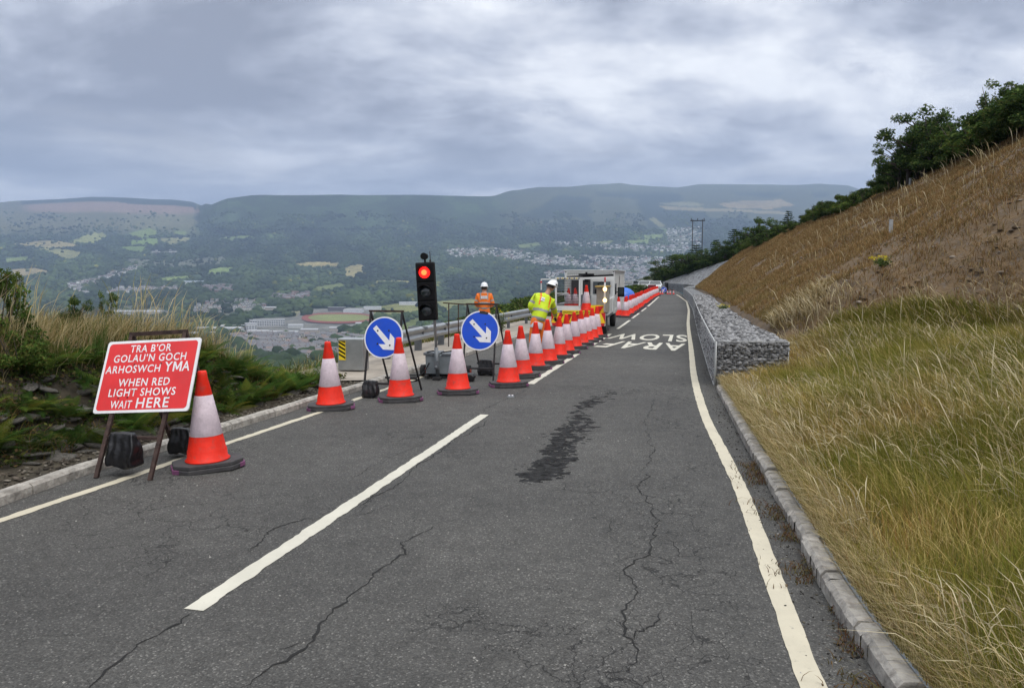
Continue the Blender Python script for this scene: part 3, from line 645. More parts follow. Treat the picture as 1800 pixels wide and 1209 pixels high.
# woodland in the valley: many small crowns, one mass
def ico(sub):
    bm = bmesh.new(); bmesh.ops.create_icosphere(bm, subdivisions=sub, radius=1); V = np.array([v.co[:] for v in bm.verts]); F = np.array([[v.index for v in f.verts] for f in bm.faces]); bm.free(); return V, F
def scatter(V0, F0, P_, Sc, Rz, jitter=.25, seed=1):
    r = np.random.default_rng(seed); n = len(P_); c, s = np.cos(Rz)[:, None], np.sin(Rz)[:, None]
    V = np.repeat(V0[None], n, 0)*(1+jitter*(r.random((n, len(V0), 1))-.5)*2); V = V*Sc[:, None, :]
    X = V[..., 0]*c-V[..., 1]*s; Y = V[..., 0]*s+V[..., 1]*c; V = np.stack([X, Y, V[..., 2]], -1)+P_[:, None, :]
    F = F0[None]+(np.arange(n)*len(V0))[:, None, None]; return V.reshape(-1, 3), F.reshape(-1, F0.shape[1])
def clear_mask(u, v, shrink=True):
    m = np.zeros(u.shape, bool)
    for poly, c in FIELDS+PAVED: m |= inside(u, v, poly)
    for poly, *_ in TOWN+NEAR_TOWN: m |= inside(u, v, poly)
    return m
bands = [(372, 402, 5200, 1), (398, 440, 9500, 1), (440, 475, 8200, 1), (475, 510, 5200, 1), (510, 550, 3800, 2), (550, 590, 2100, 2), (590, 660, 1500, 2)]
rr = np.random.default_rng(77); k = 0; WV = []; WF = []; WC = []; off = 0
for v0, v1, cnt, sub in bands:
    u = rr.uniform(-80, 1330, cnt); v = rr.uniform(v0, v1, cnt); keep = ~clear_mask(u, v)
    tw = np.zeros(u.shape, bool)
    for poly, *_ in TOWN+NEAR_TOWN: tw |= inside(u, v, poly)
    keep |= tw & (rr.random(cnt) < .24)
    fl = np.zeros(u.shape, bool)
    for poly, c in FIELDS: fl |= inside(u, v, poly)
    keep |= fl & (rr.random(cnt) < .05)
    open_ = (u < 356) & (v < 415); keep &= ~(open_ & (rr.random(cnt) < .8)); keep &= ~((v < 402) & (fbm(u, v*2.5, 1/34, 99)+.004*(v-402) < .42))
    u, v = u[keep], v[keep]; p = TT(u, v); n = len(u)
    h = rr.uniform(3.6, 8.5, n)*(1+.5*(fbm(u, v*2, 1/30, 91)-.5)*2); w_ = h*rr.uniform(.9, 1.5, n)
    p[:, 2] += h*.55
    V0, F0 = ico(sub); V, F = scatter(V0, F0, p, np.stack([w_, w_, h], 1), rr.uniform(0, 6.28, n), .22, k)
    tint = rr.random(n); patch = fbm(u, v*2, 1/40, 92)
    c = 1.35*np.stack([.022+.044*tint*patch+.008, .038+.056*tint*patch+.008, .018+.018*tint], 1)*(.30+1.4*patch**1.3)[:, None]
    autumn = rr.random(n) < .015; c[autumn] = c[autumn]*[2.6, 1.9, 1]
    WV.append(V); WF.append(F+off); off += len(V); WC.append(np.repeat(c, len(V0), 0)); k += 1
M_wood = leafmat('woodland', .12)
tag(np_obj('valley_woodland', np.concatenate(WV), None, np.concatenate(WF), M_wood, col=np.concatenate(WC), smooth_=False), label='dark green woodland spread across the valley floor and hillsides', cat='woodland', kind='stuff')

# houses: single meshes with walls, windows band and roof
def house_np(n_, P_, W, D_, H, Rf, Rz, wall, roof, name, seed=0):
    V0 = []
    V = np.zeros((n_, 14, 3)); sx = np.array([-1, 1, 1, -1]); sy = np.array([-1, -1, 1, 1])
    V[:, 0:4, 0] = sx*W[:, None]/2; V[:, 0:4, 1] = sy*D_[:, None]/2; V[:, 0:4, 2] = -3
    V[:, 4:8, 0] = V[:, 0:4, 0]; V[:, 4:8, 1] = V[:, 0:4, 1]; V[:, 4:8, 2] = H[:, None]
    V[:, 8:12, 0] = V[:, 0:4, 0]*1.05; V[:, 8:12, 1] = V[:, 0:4, 1]*1.08; V[:, 8:12, 2] = H[:, None]+.05
    V[:, 12, 0] = -W/2*1.03; V[:, 13, 0] = W/2*1.03; V[:, 12:, 2] = (H+Rf)[:, None]
    q = np.array([[0, 1, 5, 4], [1, 2, 6, 5], [2, 3, 7, 6], [3, 0, 4, 7], [8, 9, 13, 12], [10, 11, 12, 13]]); t = np.array([[9, 10, 13], [11, 8, 12]])
    c, s = np.cos(Rz)[:, None], np.sin(Rz)[:, None]; X = V[..., 0]*c-V[..., 1]*s; Y = V[..., 0]*s+V[..., 1]*c
    V = np.stack([X, Y, V[..., 2]], -1)+P_[:, None, :]; o = (np.arange(n_)*14)[:, None, None]
    C = np.zeros((n_, 14, 3)); C[:, :8] = wall[:, None]; C[:, 8:] = roof[:, None]
    return np_obj(name, V, (q[None]+o).reshape(-1, 4), (t[None]+o).reshape(-1, 3), leafmat('far_house', 0), col=C)
US = []; VS = []; KS = []
for poly, cnt, kd in TOWN:
    xs = [p[0] for p in poly]; ys_ = [p[1] for p in poly]; got = 0
    while got < cnt*1.6:
        u = rr.uniform(min(xs), max(xs)); v = rr.uniform(min(ys_), max(ys_))
        if inside(np.array(u), np.array(v), poly): US.append(u); VS.append(round((v-.06*u)/2.5)*2.5+.06*u+rr.normal(0, .22)); KS.append(kd); got += 1
US, VS, KS = map(np.array, (US, VS, KS)); n = len(US); p = TT(US, VS)
wl_ = np.array([[.66, .66, .64]])*rr.uniform(.5, 1.25, (n, 1)); red = (rr.random(n) < .13) | (KS == 2); wl_[red] = np.array([.27, .17, .14])*rr.uniform(.7, 1.2, (red.sum(), 1))
rf = np.array([[.17, .165, .17]])*rr.uniform(.6, 1.5, (n, 1)); rr2 = rr.random(n) < .12; rf[rr2] = np.array([.18, .12, .10])
tag(house_np(n, p, rr.uniform(8, 17, n), rr.uniform(7, 9, n), rr.uniform(4.5, 6, n), rr.uniform(2, 3, n), rr.normal(.1, .35, n), np.clip(wl_, 0, .8), rf, 'distant_houses'), label='far off white and brick houses massed across the valley', cat='houses', kind='stuff')
def mk_house(wallc, roofc):
    mb = MB(); mb.box((0, 0, 1), (8, 8, 9), 0); mb.add([(-4.2, -4.5, 5.5), (4.2, -4.5, 5.5), (4.2, 4.5, 5.5), (-4.2, 4.5, 5.5), (-4.2, 0, 8.3), (4.2, 0, 8.3)], [(0, 1, 5, 4), (2, 3, 4, 5), (1, 2, 5), (3, 0, 4), (3, 2, 1, 0)], 1)
    for x in (-2, 2):
        for z in (1.2, 3.9): mb.box((x, -4.02, z+.4), (1.4, .12, 1.2), 2)
    mb.box((0, -4.02, 1.0), (1, .12, 2.1), 2); mb.box((3.4, 0, 8.4), (.8, .9, 1.4), 3)
    o = mb.build('terraced_house', [mat('render_wall', wallc, .9), mat('slate_roof', roofc, .8), M_glass, mat('brick_stack', (.2, .11, .08), .9)]); return o
protos = [mk_house((.62, .61, .57), (.14, .14, .15)), mk_house((.45, .43, .38), (.17, .165, .165)), mk_house((.32, .19, .14), (.13, .125, .13)), mk_house((.70, .70, .68), (.20, .15, .13))]
used = [False]*4; cnt = 0
NT = [(NEAR_TOWN[0][0], 'terraced houses below the left verge', 'terraced house in the near valley town', (590, 632, 3.7, 9.4)), (NEAR_TOWN[1][0], 'houses beside the white office block', 'house among trees left of the running track', (529, 557, 3.6, 8.5)), (NEAR_TOWN[2][0], 'houses in the village below the fields', 'tiny house in the village below the green fields', (452, 472, 2.7, 5.5))]
for poly, grp, lab, (v0, v1, dv, du) in NT:
    xs = [q[0] for q in poly]
    for v in np.arange(v0, v1, dv):
        ph = rr.uniform(0, du)
        for u in np.arange(min(xs)+ph, max(xs), du):
            vv = v+.018*(u-500)*(1 if v > 560 else -1)+rr.normal(0, .15)
            if not inside(np.array(u), np.array(vv), poly) or rr.random() < .13 or cnt >= 290: continue
            k = int(rr.choice(4, p=[.44, .34, .05, .17])); loc = TT(u, vv)
            if used[k]: c = protos[k].copy(); link(c)
            else: c = protos[k]; used[k] = True
            c.location = loc; c.rotation_euler = (0, 0, rr.normal(0.05, .06)); s = 1.0+rr.normal(0, .07); c.scale = (s*(1.12 if v > 580 else .95), s, s); cnt += 1
            kind_ = ['white walled, dark roofed', 'cream walled, grey roofed', 'brown brick', 'bright white, brown roofed'][k]; tag(c, kind_+' '+lab, 'house', kind_.replace(',', '')+' '+grp)
M_ofw = mat('office_wall', (.62, .63, .64), .7); M_ofr = mat('office_roof', (.34, .35, .36), .7)
def valley_block(name, u, v, w_, d_, h, rz, label, cat, wall=M_ofw, roof=M_ofr, floors=0, roofh=0):
    p = TT(u, v); t = empty(name, p, rz, label, cat)
    MB().box((0, 0, h/2-2), (w_, d_, h+4)).build('wall', wall, t)
    if roofh: MB().add([(-w_/2-.5, -d_/2-.6, h), (w_/2+.5, -d_/2-.6, h), (w_/2+.5, d_/2+.6, h), (-w_/2-.5, d_/2+.6, h), (-w_/2-.5, 0, h+roofh), (w_/2+.5, 0, h+roofh)], [(0, 1, 5, 4), (2, 3, 4, 5), (1, 2, 5), (3, 0, 4), (3, 2, 1, 0)]).build('roof', roof, t)
    else: MB().box((0, 0, h+.3), (w_+1, d_+1, .6)).build('roof', roof, t)
    for f in range(floors):
        mb = MB(); n_ = int(w_/4)
        for k in range(n_): mb.box((-w_/2+2+k*(w_-4)/max(1, n_-1), -d_/2-.06, 2.2+f*3.4), (3.2, .3, 1.5))
        o = mb.build('window', M_glass, t); 
    return t
valley_block('office_block', 470, 572, 62, 16, 12, R(24), 'long white office block with three rows of windows', 'office building', floors=3)
valley_block('school_wing', 441, 577, 18, 30, 10, R(24), 'white gable end block beside the long office', 'office building', floors=2)
valley_block('warehouse', 380, 582, 88, 26, 7, R(4), 'wide low grey warehouse left of the office block', 'warehouse', wall=mat('clad', (.50, .51, .50), .6), roofh=2.5)
valley_block('warehouse', 240, 553, 120, 40, 8, R(0), 'wide pale roofed factory behind the tall verge grass', 'warehouse', wall=mat('clad2', (.45, .44, .42), .6), roofh=3)
valley_block('warehouse', 340, 500, 70, 22, 8, R(2), 'blue grey roofed hall above the left hand trees', 'warehouse', roof=mat('blueroof', (.28, .33, .40), .5), roofh=3)
valley_block('grandstand', 592, 547, 38, 14, 8, R(0), 'dark roofed grandstand beside the red running track', 'grandstand', wall=mat('stand_wall', (.12, .11, .12), .7))
valley_block('sports_hall', 622, 550, 42, 24, 6, R(-3), 'white sports hall beside the red running track', 'sports hall', roofh=2)
valley_block('sports_hall', 655, 545, 40, 12, 6, R(5), 'long low pale building right of the sports hall', 'sports hall', roofh=2)
valley_block('pavilion', 718, 536, 46, 12, 6, R(4), 'white long pavilion on the pale playing field', 'pavilion', roofh=2.5)
valley_block('clubhouse', 624, 656, 30, 14, 5, R(6), 'grey roofed hall just behind the chevron rail end', 'hall', wall=mat('clad3', (.30, .30, .30), .7), roofh=2.2)
M_cl = [mat('clad_a', (.55, .56, .55), .7), mat('clad_b', (.34, .35, .36), .7), mat('clad_c', (.42, .38, .34), .7)]
for q_, (u, v, w__, d__, h__, rz_, lab_) in enumerate(((455, 586, 34, 12, 5, 5, 'long pale shed just below the office block'), (500, 588, 46, 14, 6, 2, 'wide grey shed right of the pale shed'), (545, 583, 30, 12, 5, -4, 'pale low building beneath the running track'), (520, 575, 26, 10, 5, 8, 'small pale block between office block and track'), (410, 577, 40, 16, 6, 5, 'grey works building left of the office block'), (600, 580, 40, 12, 5, 0, 'low grey building right below the running track'), (640, 572, 30, 12, 5, 3, 'pale block at the right end of the track car park'), (350, 590, 50, 16, 6, 2, 'low brown shed nearest the bank grass'), (480, 545, 36, 12, 6, 6, 'pale hall just above the office block'))):
    valley_block('shed', u, v, w__, d__, h__, R(rz_), lab_, 'shed', wall=M_cl[q_ % 3], roofh=2.2)
def oval(cu, cv, a, b, n=64): return [(cu+a*math.copysign(abs(math.cos(t))**.75, math.cos(t)), cv+b*math.copysign(abs(math.sin(t))**.85, math.sin(t))) for t in np.linspace(0, 2*PI, n, endpoint=False)]
def flat_ring(name, o1, o2, m, lift, kind='structure'):
    a_, b_ = [TT(*q)+[0, 0, lift] for q in o1], [TT(*q)+[0, 0, lift] for q in o2]; n = len(a_)
    return tag(np_obj(name, a_+b_, [(k, (k+1) % n, n+(k+1) % n, n+k) for k in range(n)], None, m), kind=kind)
M_track = mat('track_red', (.21, .075, .065), .9, vs=.03, spec=.1); M_field = mat('infield', (.19, .215, .085), .9, vs=.03, spec=.1)
flat_ring('running_track', oval(594, 560, 64, 8.6), oval(596, 559.6, 54, 5.9), M_track, 1.6)
flat_ring('sports_field', oval(596, 559.6, 54, 5.9), oval(596, 559.6, 1, .1), M_field, 1.5)
# twin pole power line support beyond the bend
t = empty('power_pole', P(1225, 452, 240), R(-10), 'dark twin pole electricity support beyond the hillside trees', 'power pole')
for s in (-1, 1): MB().tube([(s*1.55, 0, -10), (s*1.55, 0, 12)], [.19, .13], 8).build('pole', M_frame, t)
MB().box((0, 0, 11.6), (4.6, .25, .3)).box((0, 0, 9.2), (3.1, .12, .12)).box((0, 0, 5), (3.1, .12, .12)).build('crossarm', M_frame, t)
for s in (-2, 0, 2): MB().lathe([(.05, 11.7), (.12, 11.9), (.1, 12.3), (.03, 12.4)], 8, T=Matrix.Translation((s, 0, 0))).build('insulator', M_frame, t)

# ------------------------------------------------------------------ gabion wall
def gab_path(): return np.concatenate([np.arange(12.95, 30, .5), np.arange(30, 78.5, 1.5)])
gy = gab_path(); gx = XK(gy)+.02; gw = np.interp(gy, [12.9, 17, 30, 80], [1.22, 1.12, 1.0, 1.0])
gt = empty('gabion_wall', (0, 0, 0), 0, 'long grey stone filled gabion wall beside the right edge line', 'gabion wall')
def gz(y): return .74+.012*np.sin(y*3.1)+.01*np.sin(y*7.7)
V = []; 
for x, y, w_ in zip(gx, gy, gw):
    z = float(gz(y)); V += [(x, y, -.1), (x, y, z-.03), (x+.03, y, z-.005), (x+w_/2, y, z+.015), (x+w_-.04, y, z-.01), (x+w_, y, z-.05), (x+w_, y, -.1)]
n = len(gy); Q = [(i*7+k, i*7+k+1, (i+1)*7+k+1, (i+1)*7+k) for i in range(n-1) for k in range(6)]
T3 = [(0, k+1, k) for k in range(1, 6)]
np_obj('stone_fill', V, Q, T3, M_gab, parent=gt)
# loose angular stones on top and at the open end
r = np.random.default_rng(21)
def rock_variants(n, sub=1):
    V0, F0 = ico(sub); out = []
    for _ in range(n):
        V = V0*(1+.35*(r.random((len(V0), 1))-.5)); V = V*np.array([1, .7+.4*r.random(), .5+.4*r.random()]); out.append(V)
    return out, F0
P1 = []; S1 = []; C1 = []
def addrock(x, y, z, s): P1.append((x, y, z)); S1.append((s*r.uniform(.8, 1.25), s*r.uniform(.7, 1), s*r.uniform(.55, .95))); c = r.uniform(.10, .36)**1.1; C1.append((c, c, c*1.02))
for i in range(5200):
    y = 12.95+(r.random()**1.9)*34; x0 = float(XK(y))+.05; w_ = float(np.interp(y, [12.9, 17, 30], [1.18, 1.06, .95])); s = r.uniform(.035, .075)*(1 if y < 22 else 1.35)
    addrock(x0+r.random()*w_, y, float(gz(y))+.01+r.uniform(-.01, .02), s)
x0 = float(XK(12.95))+.02
for i in range(1500): addrock(x0+.03+r.random()*1.2, 12.93+r.uniform(-.03, .02), r.uniform(-.02, .74), r.uniform(.03, .06))
for i in range(4600):
    y = 12.95+r.random()**1.4*22; addrock(float(XK(y))+.02+r.uniform(-.01, .015), y, r.uniform(0, .73), r.uniform(.03, .055))
P1 = np.array(P1); S1 = np.array(S1); C1 = np.array(C1)
vs_, F0 = rock_variants(6); Vs = []; Fs = []; Cs = []; off = 0
for k in range(6):
    idx = np.arange(len(P1)) % 6 == k; V, F = scatter(vs_[k], F0, P1[idx], S1[idx], r.uniform(0, 6.28, idx.sum()), .12, k)
    Vs.append(V); Fs.append(F+off); off += len(V); Cs.append(np.repeat(C1[idx], len(vs_[k]), 0))
np_obj('loose_stone', np.concatenate(Vs), None, np.concatenate(Fs), M_rockc, col=np.concatenate(Cs), parent=gt)['kind'] = 'stuff'
# wire mesh
mb = MB(); M_wire = mat('wire', (.46, .47, .47), .65, .05, var=.1)
for k in range(11): z = .02+k*.072; mb.tube([(x0+.01, 12.885, z), (x0+1.24, 12.885, z)], .0016, 4, sm=False)
for k in range(17): x = x0+.01+k*1.23/16; mb.tube([(x, 12.885, 0), (x, 12.885, .76), (x+.0, 14.5, .775)], .0016, 4, sm=False)
ysn = np.arange(12.9, 22, .075)
for k, y in enumerate(ysn): x = float(XK(y))-.015; mb.tube([(x, y, 0), (x, y, float(gz(y))+.03)], .0026 if k % 27 else .010, 4, sm=False)
for k in range(10):
    mb.tube([(float(XK(y))-.018, y, .03+k*.078) for y in np.arange(12.9, 26, 1.0)], .0018, 4, sm=False)
for y in np.arange(22, 78, 2.0): x = float(XK(y)); mb.tube([(x, y, 0), (x, y, .77)], .014, 4, sm=False)
for k in (0, 1): mb.tube([(float(XK(y))-.02, y, .76*k+.02) for y in np.arange(12.9, 78, 2.0)], .012, 4, sm=False)
mb.tube([(x0-.03, 12.88, 0), (x0-.03, 12.88, .78)], .015, 4).tube([(x0, 12.88, .78), (x0+1.24, 12.88, .77)], .008, 4).tube([(x0+1.24, 12.88, 0), (x0+1.24, 12.88, .77)], .01, 4)
mb.build('wire_mesh', M_wire, gt)
# far face wall around the bend, and stacked baskets
fp = [Vector((float(XK(78))+.1, 78, 0))]+[Vector((b.x, b.y, 0)) for b in B]; mb = MB()
for a, b in zip(fp[:-1], fp[1:]):
    h = 1.0 if a.y > 80 else .8
    d = (b-a); nn = Vector((d.y, -d.x, 0)).normalized()*1.0
    if nn.x < 0 and a.y < 100: nn = -nn
    V = [a, b, b+nn, a+nn]; z1, z2 = (.78 if a.y < 80 else .92), .95
    V = [(p.x, p.y, -.2) for p in V]+[(V[0].x, V[0].y, z1), (V[1].x, V[1].y, z2), (V[2].x, V[2].y, z2), (V[3].x, V[3].y, z1)]
    mb.add(V, [(0, 1, 5, 4), (1, 2, 6, 5), (2, 3, 7, 6), (3, 0, 4, 7), (4, 5, 6, 7)])
fw_ = mb.build('bend_wall', M_gabfar); tag(fw_, 'grey gabion wall curving across behind the far signs at the bend', 'gabion wall')
st = empty('stacked_gabions', P(1211, 512, 84)-Vector((0, 0, .2)), R(-8), 'small stepped stack of grey gabion baskets above the wall bend', 'gabion stack')
for k in range(4): MB().box((0, .3*k, .12+k*.22), (1.15, 1.0, .20)).build('basket', M_gabfar if k % 2 else M_gab, st)
for k in range(4): MB().box((0, .3*k-.5, .225+k*.22), (1.2, .06, .03)).build('basket_rim', M_frame, st)

# ------------------------------------------------------------------ guard rail
def railx(y): return np.interp(y, [14.0, 16.36, 18.3, 19.8, 26.3, 40, 60], [-3.25, -2.66, -2.22, -1.80, -.02, 3.6, 8.9])
rl = empty('guard_rail', (float(railx(14.4)), 14.4, 0), 0, 'galvanised steel crash barrier running along the left roadside path', 'crash barrier'); R0 = Vector(rl.location)
prof = [(-.0, .31), (.03, .30), (.075, .265), (.075, .225), (.0, .175), (.0, .135), (.075, .085), (.075, .045), (.03, .01), (0, 0)]
ysr = np.arange(14.75, 54, .5); V = []; Q = []
for i, y in enumerate(ysr):
    zb = .34+.03*min(1, (y-14.7)/1.5)
    for px, pz in prof: V.append((float(railx(y))+px*.98-R0.x, y-px*.25-R0.y, zb+pz))
m_ = len(prof)
for i in range(len(ysr)-1):
    for k in range(m_-1): Q.append((i*m_+k, (i+1)*m_+k, (i+1)*m_+k+1, i*m_+k+1))
o = np_obj('rail_beam', V, Q, None, M_galv, parent=rl); sf = o.modifiers.new('s', 'SOLIDIFY'); sf.thickness = .006
for y in [16.36, 18.3, 19.8, 21.6, 23.9, 26.3, 28.9, 31.5, 34, 37, 40, 44, 48]:
    x = float(railx(y))-R0.x; mb = MB(); wv = .11 if y not in (18.3, 19.8) else .17
    mb.box((x-.11, y-R0.y, .30), (wv, .16, .66)); mb.box((x-.02, y-R0.y, .52), (.10, .14, .2)); mb.box((x-.11, y-R0.y, -.01), (.34, .3, .03))
    if y in (18.3, 19.8): mb.box((x-.11, y-R0.y, .64), (.46, .2, .08))
    mb.build('rail_post', M_galv2, rl)
tp_ = P(622, 652, 14.25); mb = MB(); Tb = Matrix.Rotation(R(-14), 4, 'Z')
bx = MB(); bx.box((0, 0, .42), (.52, .30, .62), 0).build('end_box', M_galv, None, bevel=.02)
eb = bpy.data.objects[-1] if False else COL.objects[len(COL.objects)-1]
eb.parent = rl; eb.location = (float(tp_.x)-R0.x, float(tp_.y)-R0.y, 0); eb.rotation_euler = (0, 0, R(-10))
mb = MB(); mb.box((.05, .05, .05), (.10, 1.3, .07), rot=(0, 0, R(-45))); mb.box((-.2, -.1, .035), (.06, .5, .03), rot=(0, 0, R(60))); mb.box((.15, .15, .02), (.5, .5, .02)); o = mb.build('end_foot', M_galv2, rl); o.location = eb.location
mb = MB(); mb.box((-.165, -.158, .50), (.135, .012, .37), 0)
for k in range(5):
    z0 = .335+k*.078; poly = [(-.2315, z0+.0), (-.2315, z0+.035), (-.0985, z0-.04), (-.0985, z0-.075)]
    zl, zh = .316, .684
    V = [(x, -.1665, min(max(z, zl), zh)) for x, z in [(-.2315, z0+.075), (-.0985, z0+.0), (-.0985, z0+.038), (-.2315, z0+.113)]]
    mb.add(V, [(0, 1, 2, 3)], 1)
o = mb.build('chevron_reflector', [M_yellow, M_black], eb)
rb_ = MB(); xA = float(railx(14.75))-R0.x
rb_.box((xA-.12, .1, .50), (.42, .05, .30), rot=(0, 0, R(62))); rb_.build('end_transition', M_galv, rl)

# ------------------------------------------------------------------ traffic cones
oct_ = [(-.335, -.12), (-.2, -.25), (.2, -.25), (.335, -.12), (.335, .12), (.2, .25), (-.2, .25), (-.335, .12)]
def mk_cone():
    t = empty('traffic_cone')
    mb = MB(); mb.prism(oct_, .0, .045, 0); mb.prism([(x*.965, y*.96) for x, y in oct_], .045, .085, 0)
    b = mb.build('base', M_rubber, t, bevel=.008)
    for sx in (-1, 1):
        mb = MB()
        q = [(sx*.337, -.122), (sx*.337, .122), (sx*.28, .185), (sx*.28, -.185)]
        mb.prism(q if sx > 0 else q[::-1], .006, .0475, 0)
        mb.build('base_edge', M_pink, b, bevel=.003)
    k = 1.0
    body = [(.205, .085), (.212, .09), (.212, .098), (.192, .112), (.186, .19), (.180, .20), (.1555, .335), (.1535, .345)]
    o = MB().lathe(body, 32).build('lower_body', M_orange, t)
    MB().lathe([(.1555, .340), (.157, .342), (.0855, .735), (.084, .737)], 32).build('reflective_sleeve', M_sleeve, t)
    MB().lathe([(.0825, .733), (.0835, .738), (.0465, .93), (.0475, .935), (.0445, .965), (.036, .978), (.022, .98), (.020, .93)], 32).build('tip', M_orange, t)
    return t
cone0 = mk_cone(); cone_used = [False]
def cone(loc, rz, label, group, sc=1.0, tilt=(0, 0)):
    if not cone_used[0]: c = cone0; cone_used[0] = True; c['label'] = label; c['group'] = group
    else: c = copy_tree(cone0, label=label, group=group)
    c['category'] = 'traffic cone'; c.location = loc; c.rotation_euler = (tilt[0], tilt[1], rz); c.scale = (sc,)*3; return c
ORD = ['first', 'second', 'third', 'fourth', 'fifth', 'sixth', 'seventh', 'eighth', 'ninth', 'tenth', 'eleventh', 'twelfth', 'thirteenth', 'fourteenth', 'fifteenth', 'sixteenth', 'seventeenth', 'eighteenth', 'nineteenth', 'twentieth', 'twenty-first', 'twenty-second', 'twenty-third', 'twenty-fourth', 'twenty-fifth', 'twenty-sixth', 'twenty-seventh', 'twenty-eighth', 'twenty-ninth', 'thirtieth', 'thirty-first', 'thirty-second', 'thirty-third', 'thirty-fourth', 'thirty-fifth']
CL = ['largest traffic cone, beside the red sign on the near left', 'traffic cone in front of the chevron barrier end by the left kerb', 'traffic cone in front of the left blue arrow sign', 'traffic cone between the traffic light and right blue arrow sign', 'traffic cone at the right foot of the right blue arrow sign', 'traffic cone just right of the right blue arrow sign, nearest of the close row', 'traffic cone directly in front of the yellow jacket worker, covering his legs', 'traffic cone at the right hip of the yellow jacket worker', 'traffic cone whose tip the yellow jacket worker is holding']
CP = [(366, 815), (582, 711.5), (704, 697.5), (805, 685), (894, 672.5), (918, 657), (941, 643), (964, 634), (982, 623.5), (996, 616), (1010, 608.2), (1022, 602), (1032, 597.5), (1040.5, 593.5), (1049, 588.5), (1054, 577)]   # front of each cone's lip
CRZ = [28, 12, 14, 10, 12, 18, 8, 20, 12, 5, 15, 8, 20, 12, 6, 15]
for i, (u, v) in enumerate(CP):
    g = G(u, v, .09); g = g*(1+.2/g[1])
    lab = CL[i] if i < len(CL) else '%s traffic cone beyond the one the yellow jacket worker holds, in front of truck' % ORD[i-9]
    cone((g[0], g[1], 0), R(CRZ[i]), lab, 'traffic cones closing the left lane', tilt=(R(random.uniform(-1.3, 1.3)), R(random.uniform(-1.9, .7))))
g = G(1087, 557); cone((g[0], g[1], 0), .3, 'lone traffic cone beside the front wheel of the parked truck', 'traffic cones closing the left lane')
rowp = [G(*q)[:2] for q in [(1099, 558), (1108, 552), (1122, 542), (1140, 528.5), (1150, 522.5), (1156, 519.5)]]
seg = [np.linalg.norm(rowp[i+1]-rowp[i]) for i in range(5)]; tot = sum(seg); NR = 33
for i in range(NR):
    d = tot*i/(NR-1); k = 0
    while k < 4 and d > seg[k]: d -= seg[k]; k += 1
    p = rowp[k]+(rowp[k+1]-rowp[k])*d/seg[k]
    cone((p[0]+random.uniform(-.05, .05), p[1], 0), random.uniform(-.3, .3), '%s traffic cone from the near end of the tight row beyond the truck' % ORD[i], 'tight row of traffic cones beyond the truck')
for i, u in enumerate([1160.5, 1164.5, 1173.5, 1178, 1184]):
    g = G(u, 517.5); cone((g[0], g[1], 0), random.uniform(-.3, .3), '%s small far traffic cone from the left, across the lane by the distant blue sign' % ORD[i], 'small cones across the lane at the bend', sc=.5)

# ------------------------------------------------------------------ A-frame signs and sand bags
def bag(name, loc, size, rz, label, seed, group='black sandbags holding down the signs', hang=True):
    r = random.Random(seed); bm = bmesh.new(); bmesh.ops.create_cube(bm, size=1); bmesh.ops.subdivide_edges(bm, edges=bm.edges, cuts=7, use_grid_fill=True)
    for v in bm.verts:
        p = v.co; q = p.normalized()*.60; p = p.lerp(q, .17 if hang else .40)
        z = min(1, max(0, p.z+.5)); wx = (.86+.20*(1-z)**.7) if hang else 1; wy = (.35+.75*min(1, (1-z)*1.5)) if hang else 1
        a = math.atan2(p.y, p.x); fold = 1+(.13*math.sin(p.x*24+seed+2.5*z)+.05*math.sin(p.x*47-3*z))*(1 if hang else .5)
        v.co = Vector((p.x*size[0]*wx+(.010*math.sin(z*9+seed)), p.y*size[1]*wy*fold+(.012*math.sin(p.x*30+seed) if hang else 0), (p.z+(.05*math.sin(p.x*7+seed)*(1-z)))*size[2]))
    me = bpy.data.meshes.new(name); bm.to_mesh(me); bm.free(); me.polygons.foreach_set('use_smooth', [True]*len(me.polygons)); me.materials.append(M_bag)
    o = bpy.data.objects.new(name, me); link(o); o.location = loc; o.rotation_euler = (0, 0, rz); s = o.modifiers.new('s', 'SUBSURF'); s.levels = 1; s.render_levels = 1
    tx = bpy.data.textures.new('creases', 'CLOUDS'); tx.noise_scale = .09; d = o.modifiers.new('d', 'DISPLACE'); d.texture = tx; d.strength = .014; d.mid_level = .5
    return tag(o, label, 'sandbag', group)
def rotm(y, t, r): return Matrix.Rotation(y, 4, 'Z') @ Matrix.Rotation(t, 4, 'X') @ Matrix.Rotation(r, 4, 'Y')
# red board: pose solved from its four corners
t = empty('warning_sign', (-3.62, 7.18, 0), 0, 'red sign with white writing telling drivers to wait here at red light', 'road sign'); O = Vector(t.location)
BM = Matrix.Translation(Vector((-3.594, 7.23, .936))-O) @ rotm(R(-12.7), R(-25.3), R(-3.9))
def rr_poly(w_, h_, rad, n=5):
    out = []
    for cx_, cz_, a0 in ((w_/2-rad, h_/2-rad, 0), (-w_/2+rad, h_/2-rad, 90), (-w_/2+rad, -h_/2+rad, 180), (w_/2-rad, -h_/2+rad, 270)):
        for k in range(n+1): a = R(a0+90*k/n); out.append((cx_+rad*math.cos(a), cz_+rad*math.sin(a)))
    return out
XZ = Matrix.Rotation(PI/2, 4, 'X')   # plane x,y -> x,z facing -y
mb = MB(); mb.prism(rr_poly(1.05, .75, .03), -.012, .0, 0, T=BM @ XZ); pl = mb.build('sign_board', M_white, t)
mb = MB(); p_ = rr_poly(.995, .695, .035); mb.add([(x, y, .0015) for x, y in p_], [tuple(range(len(p_)))], 0, T=BM @ XZ); mb.build('red_face', M_red, pl)
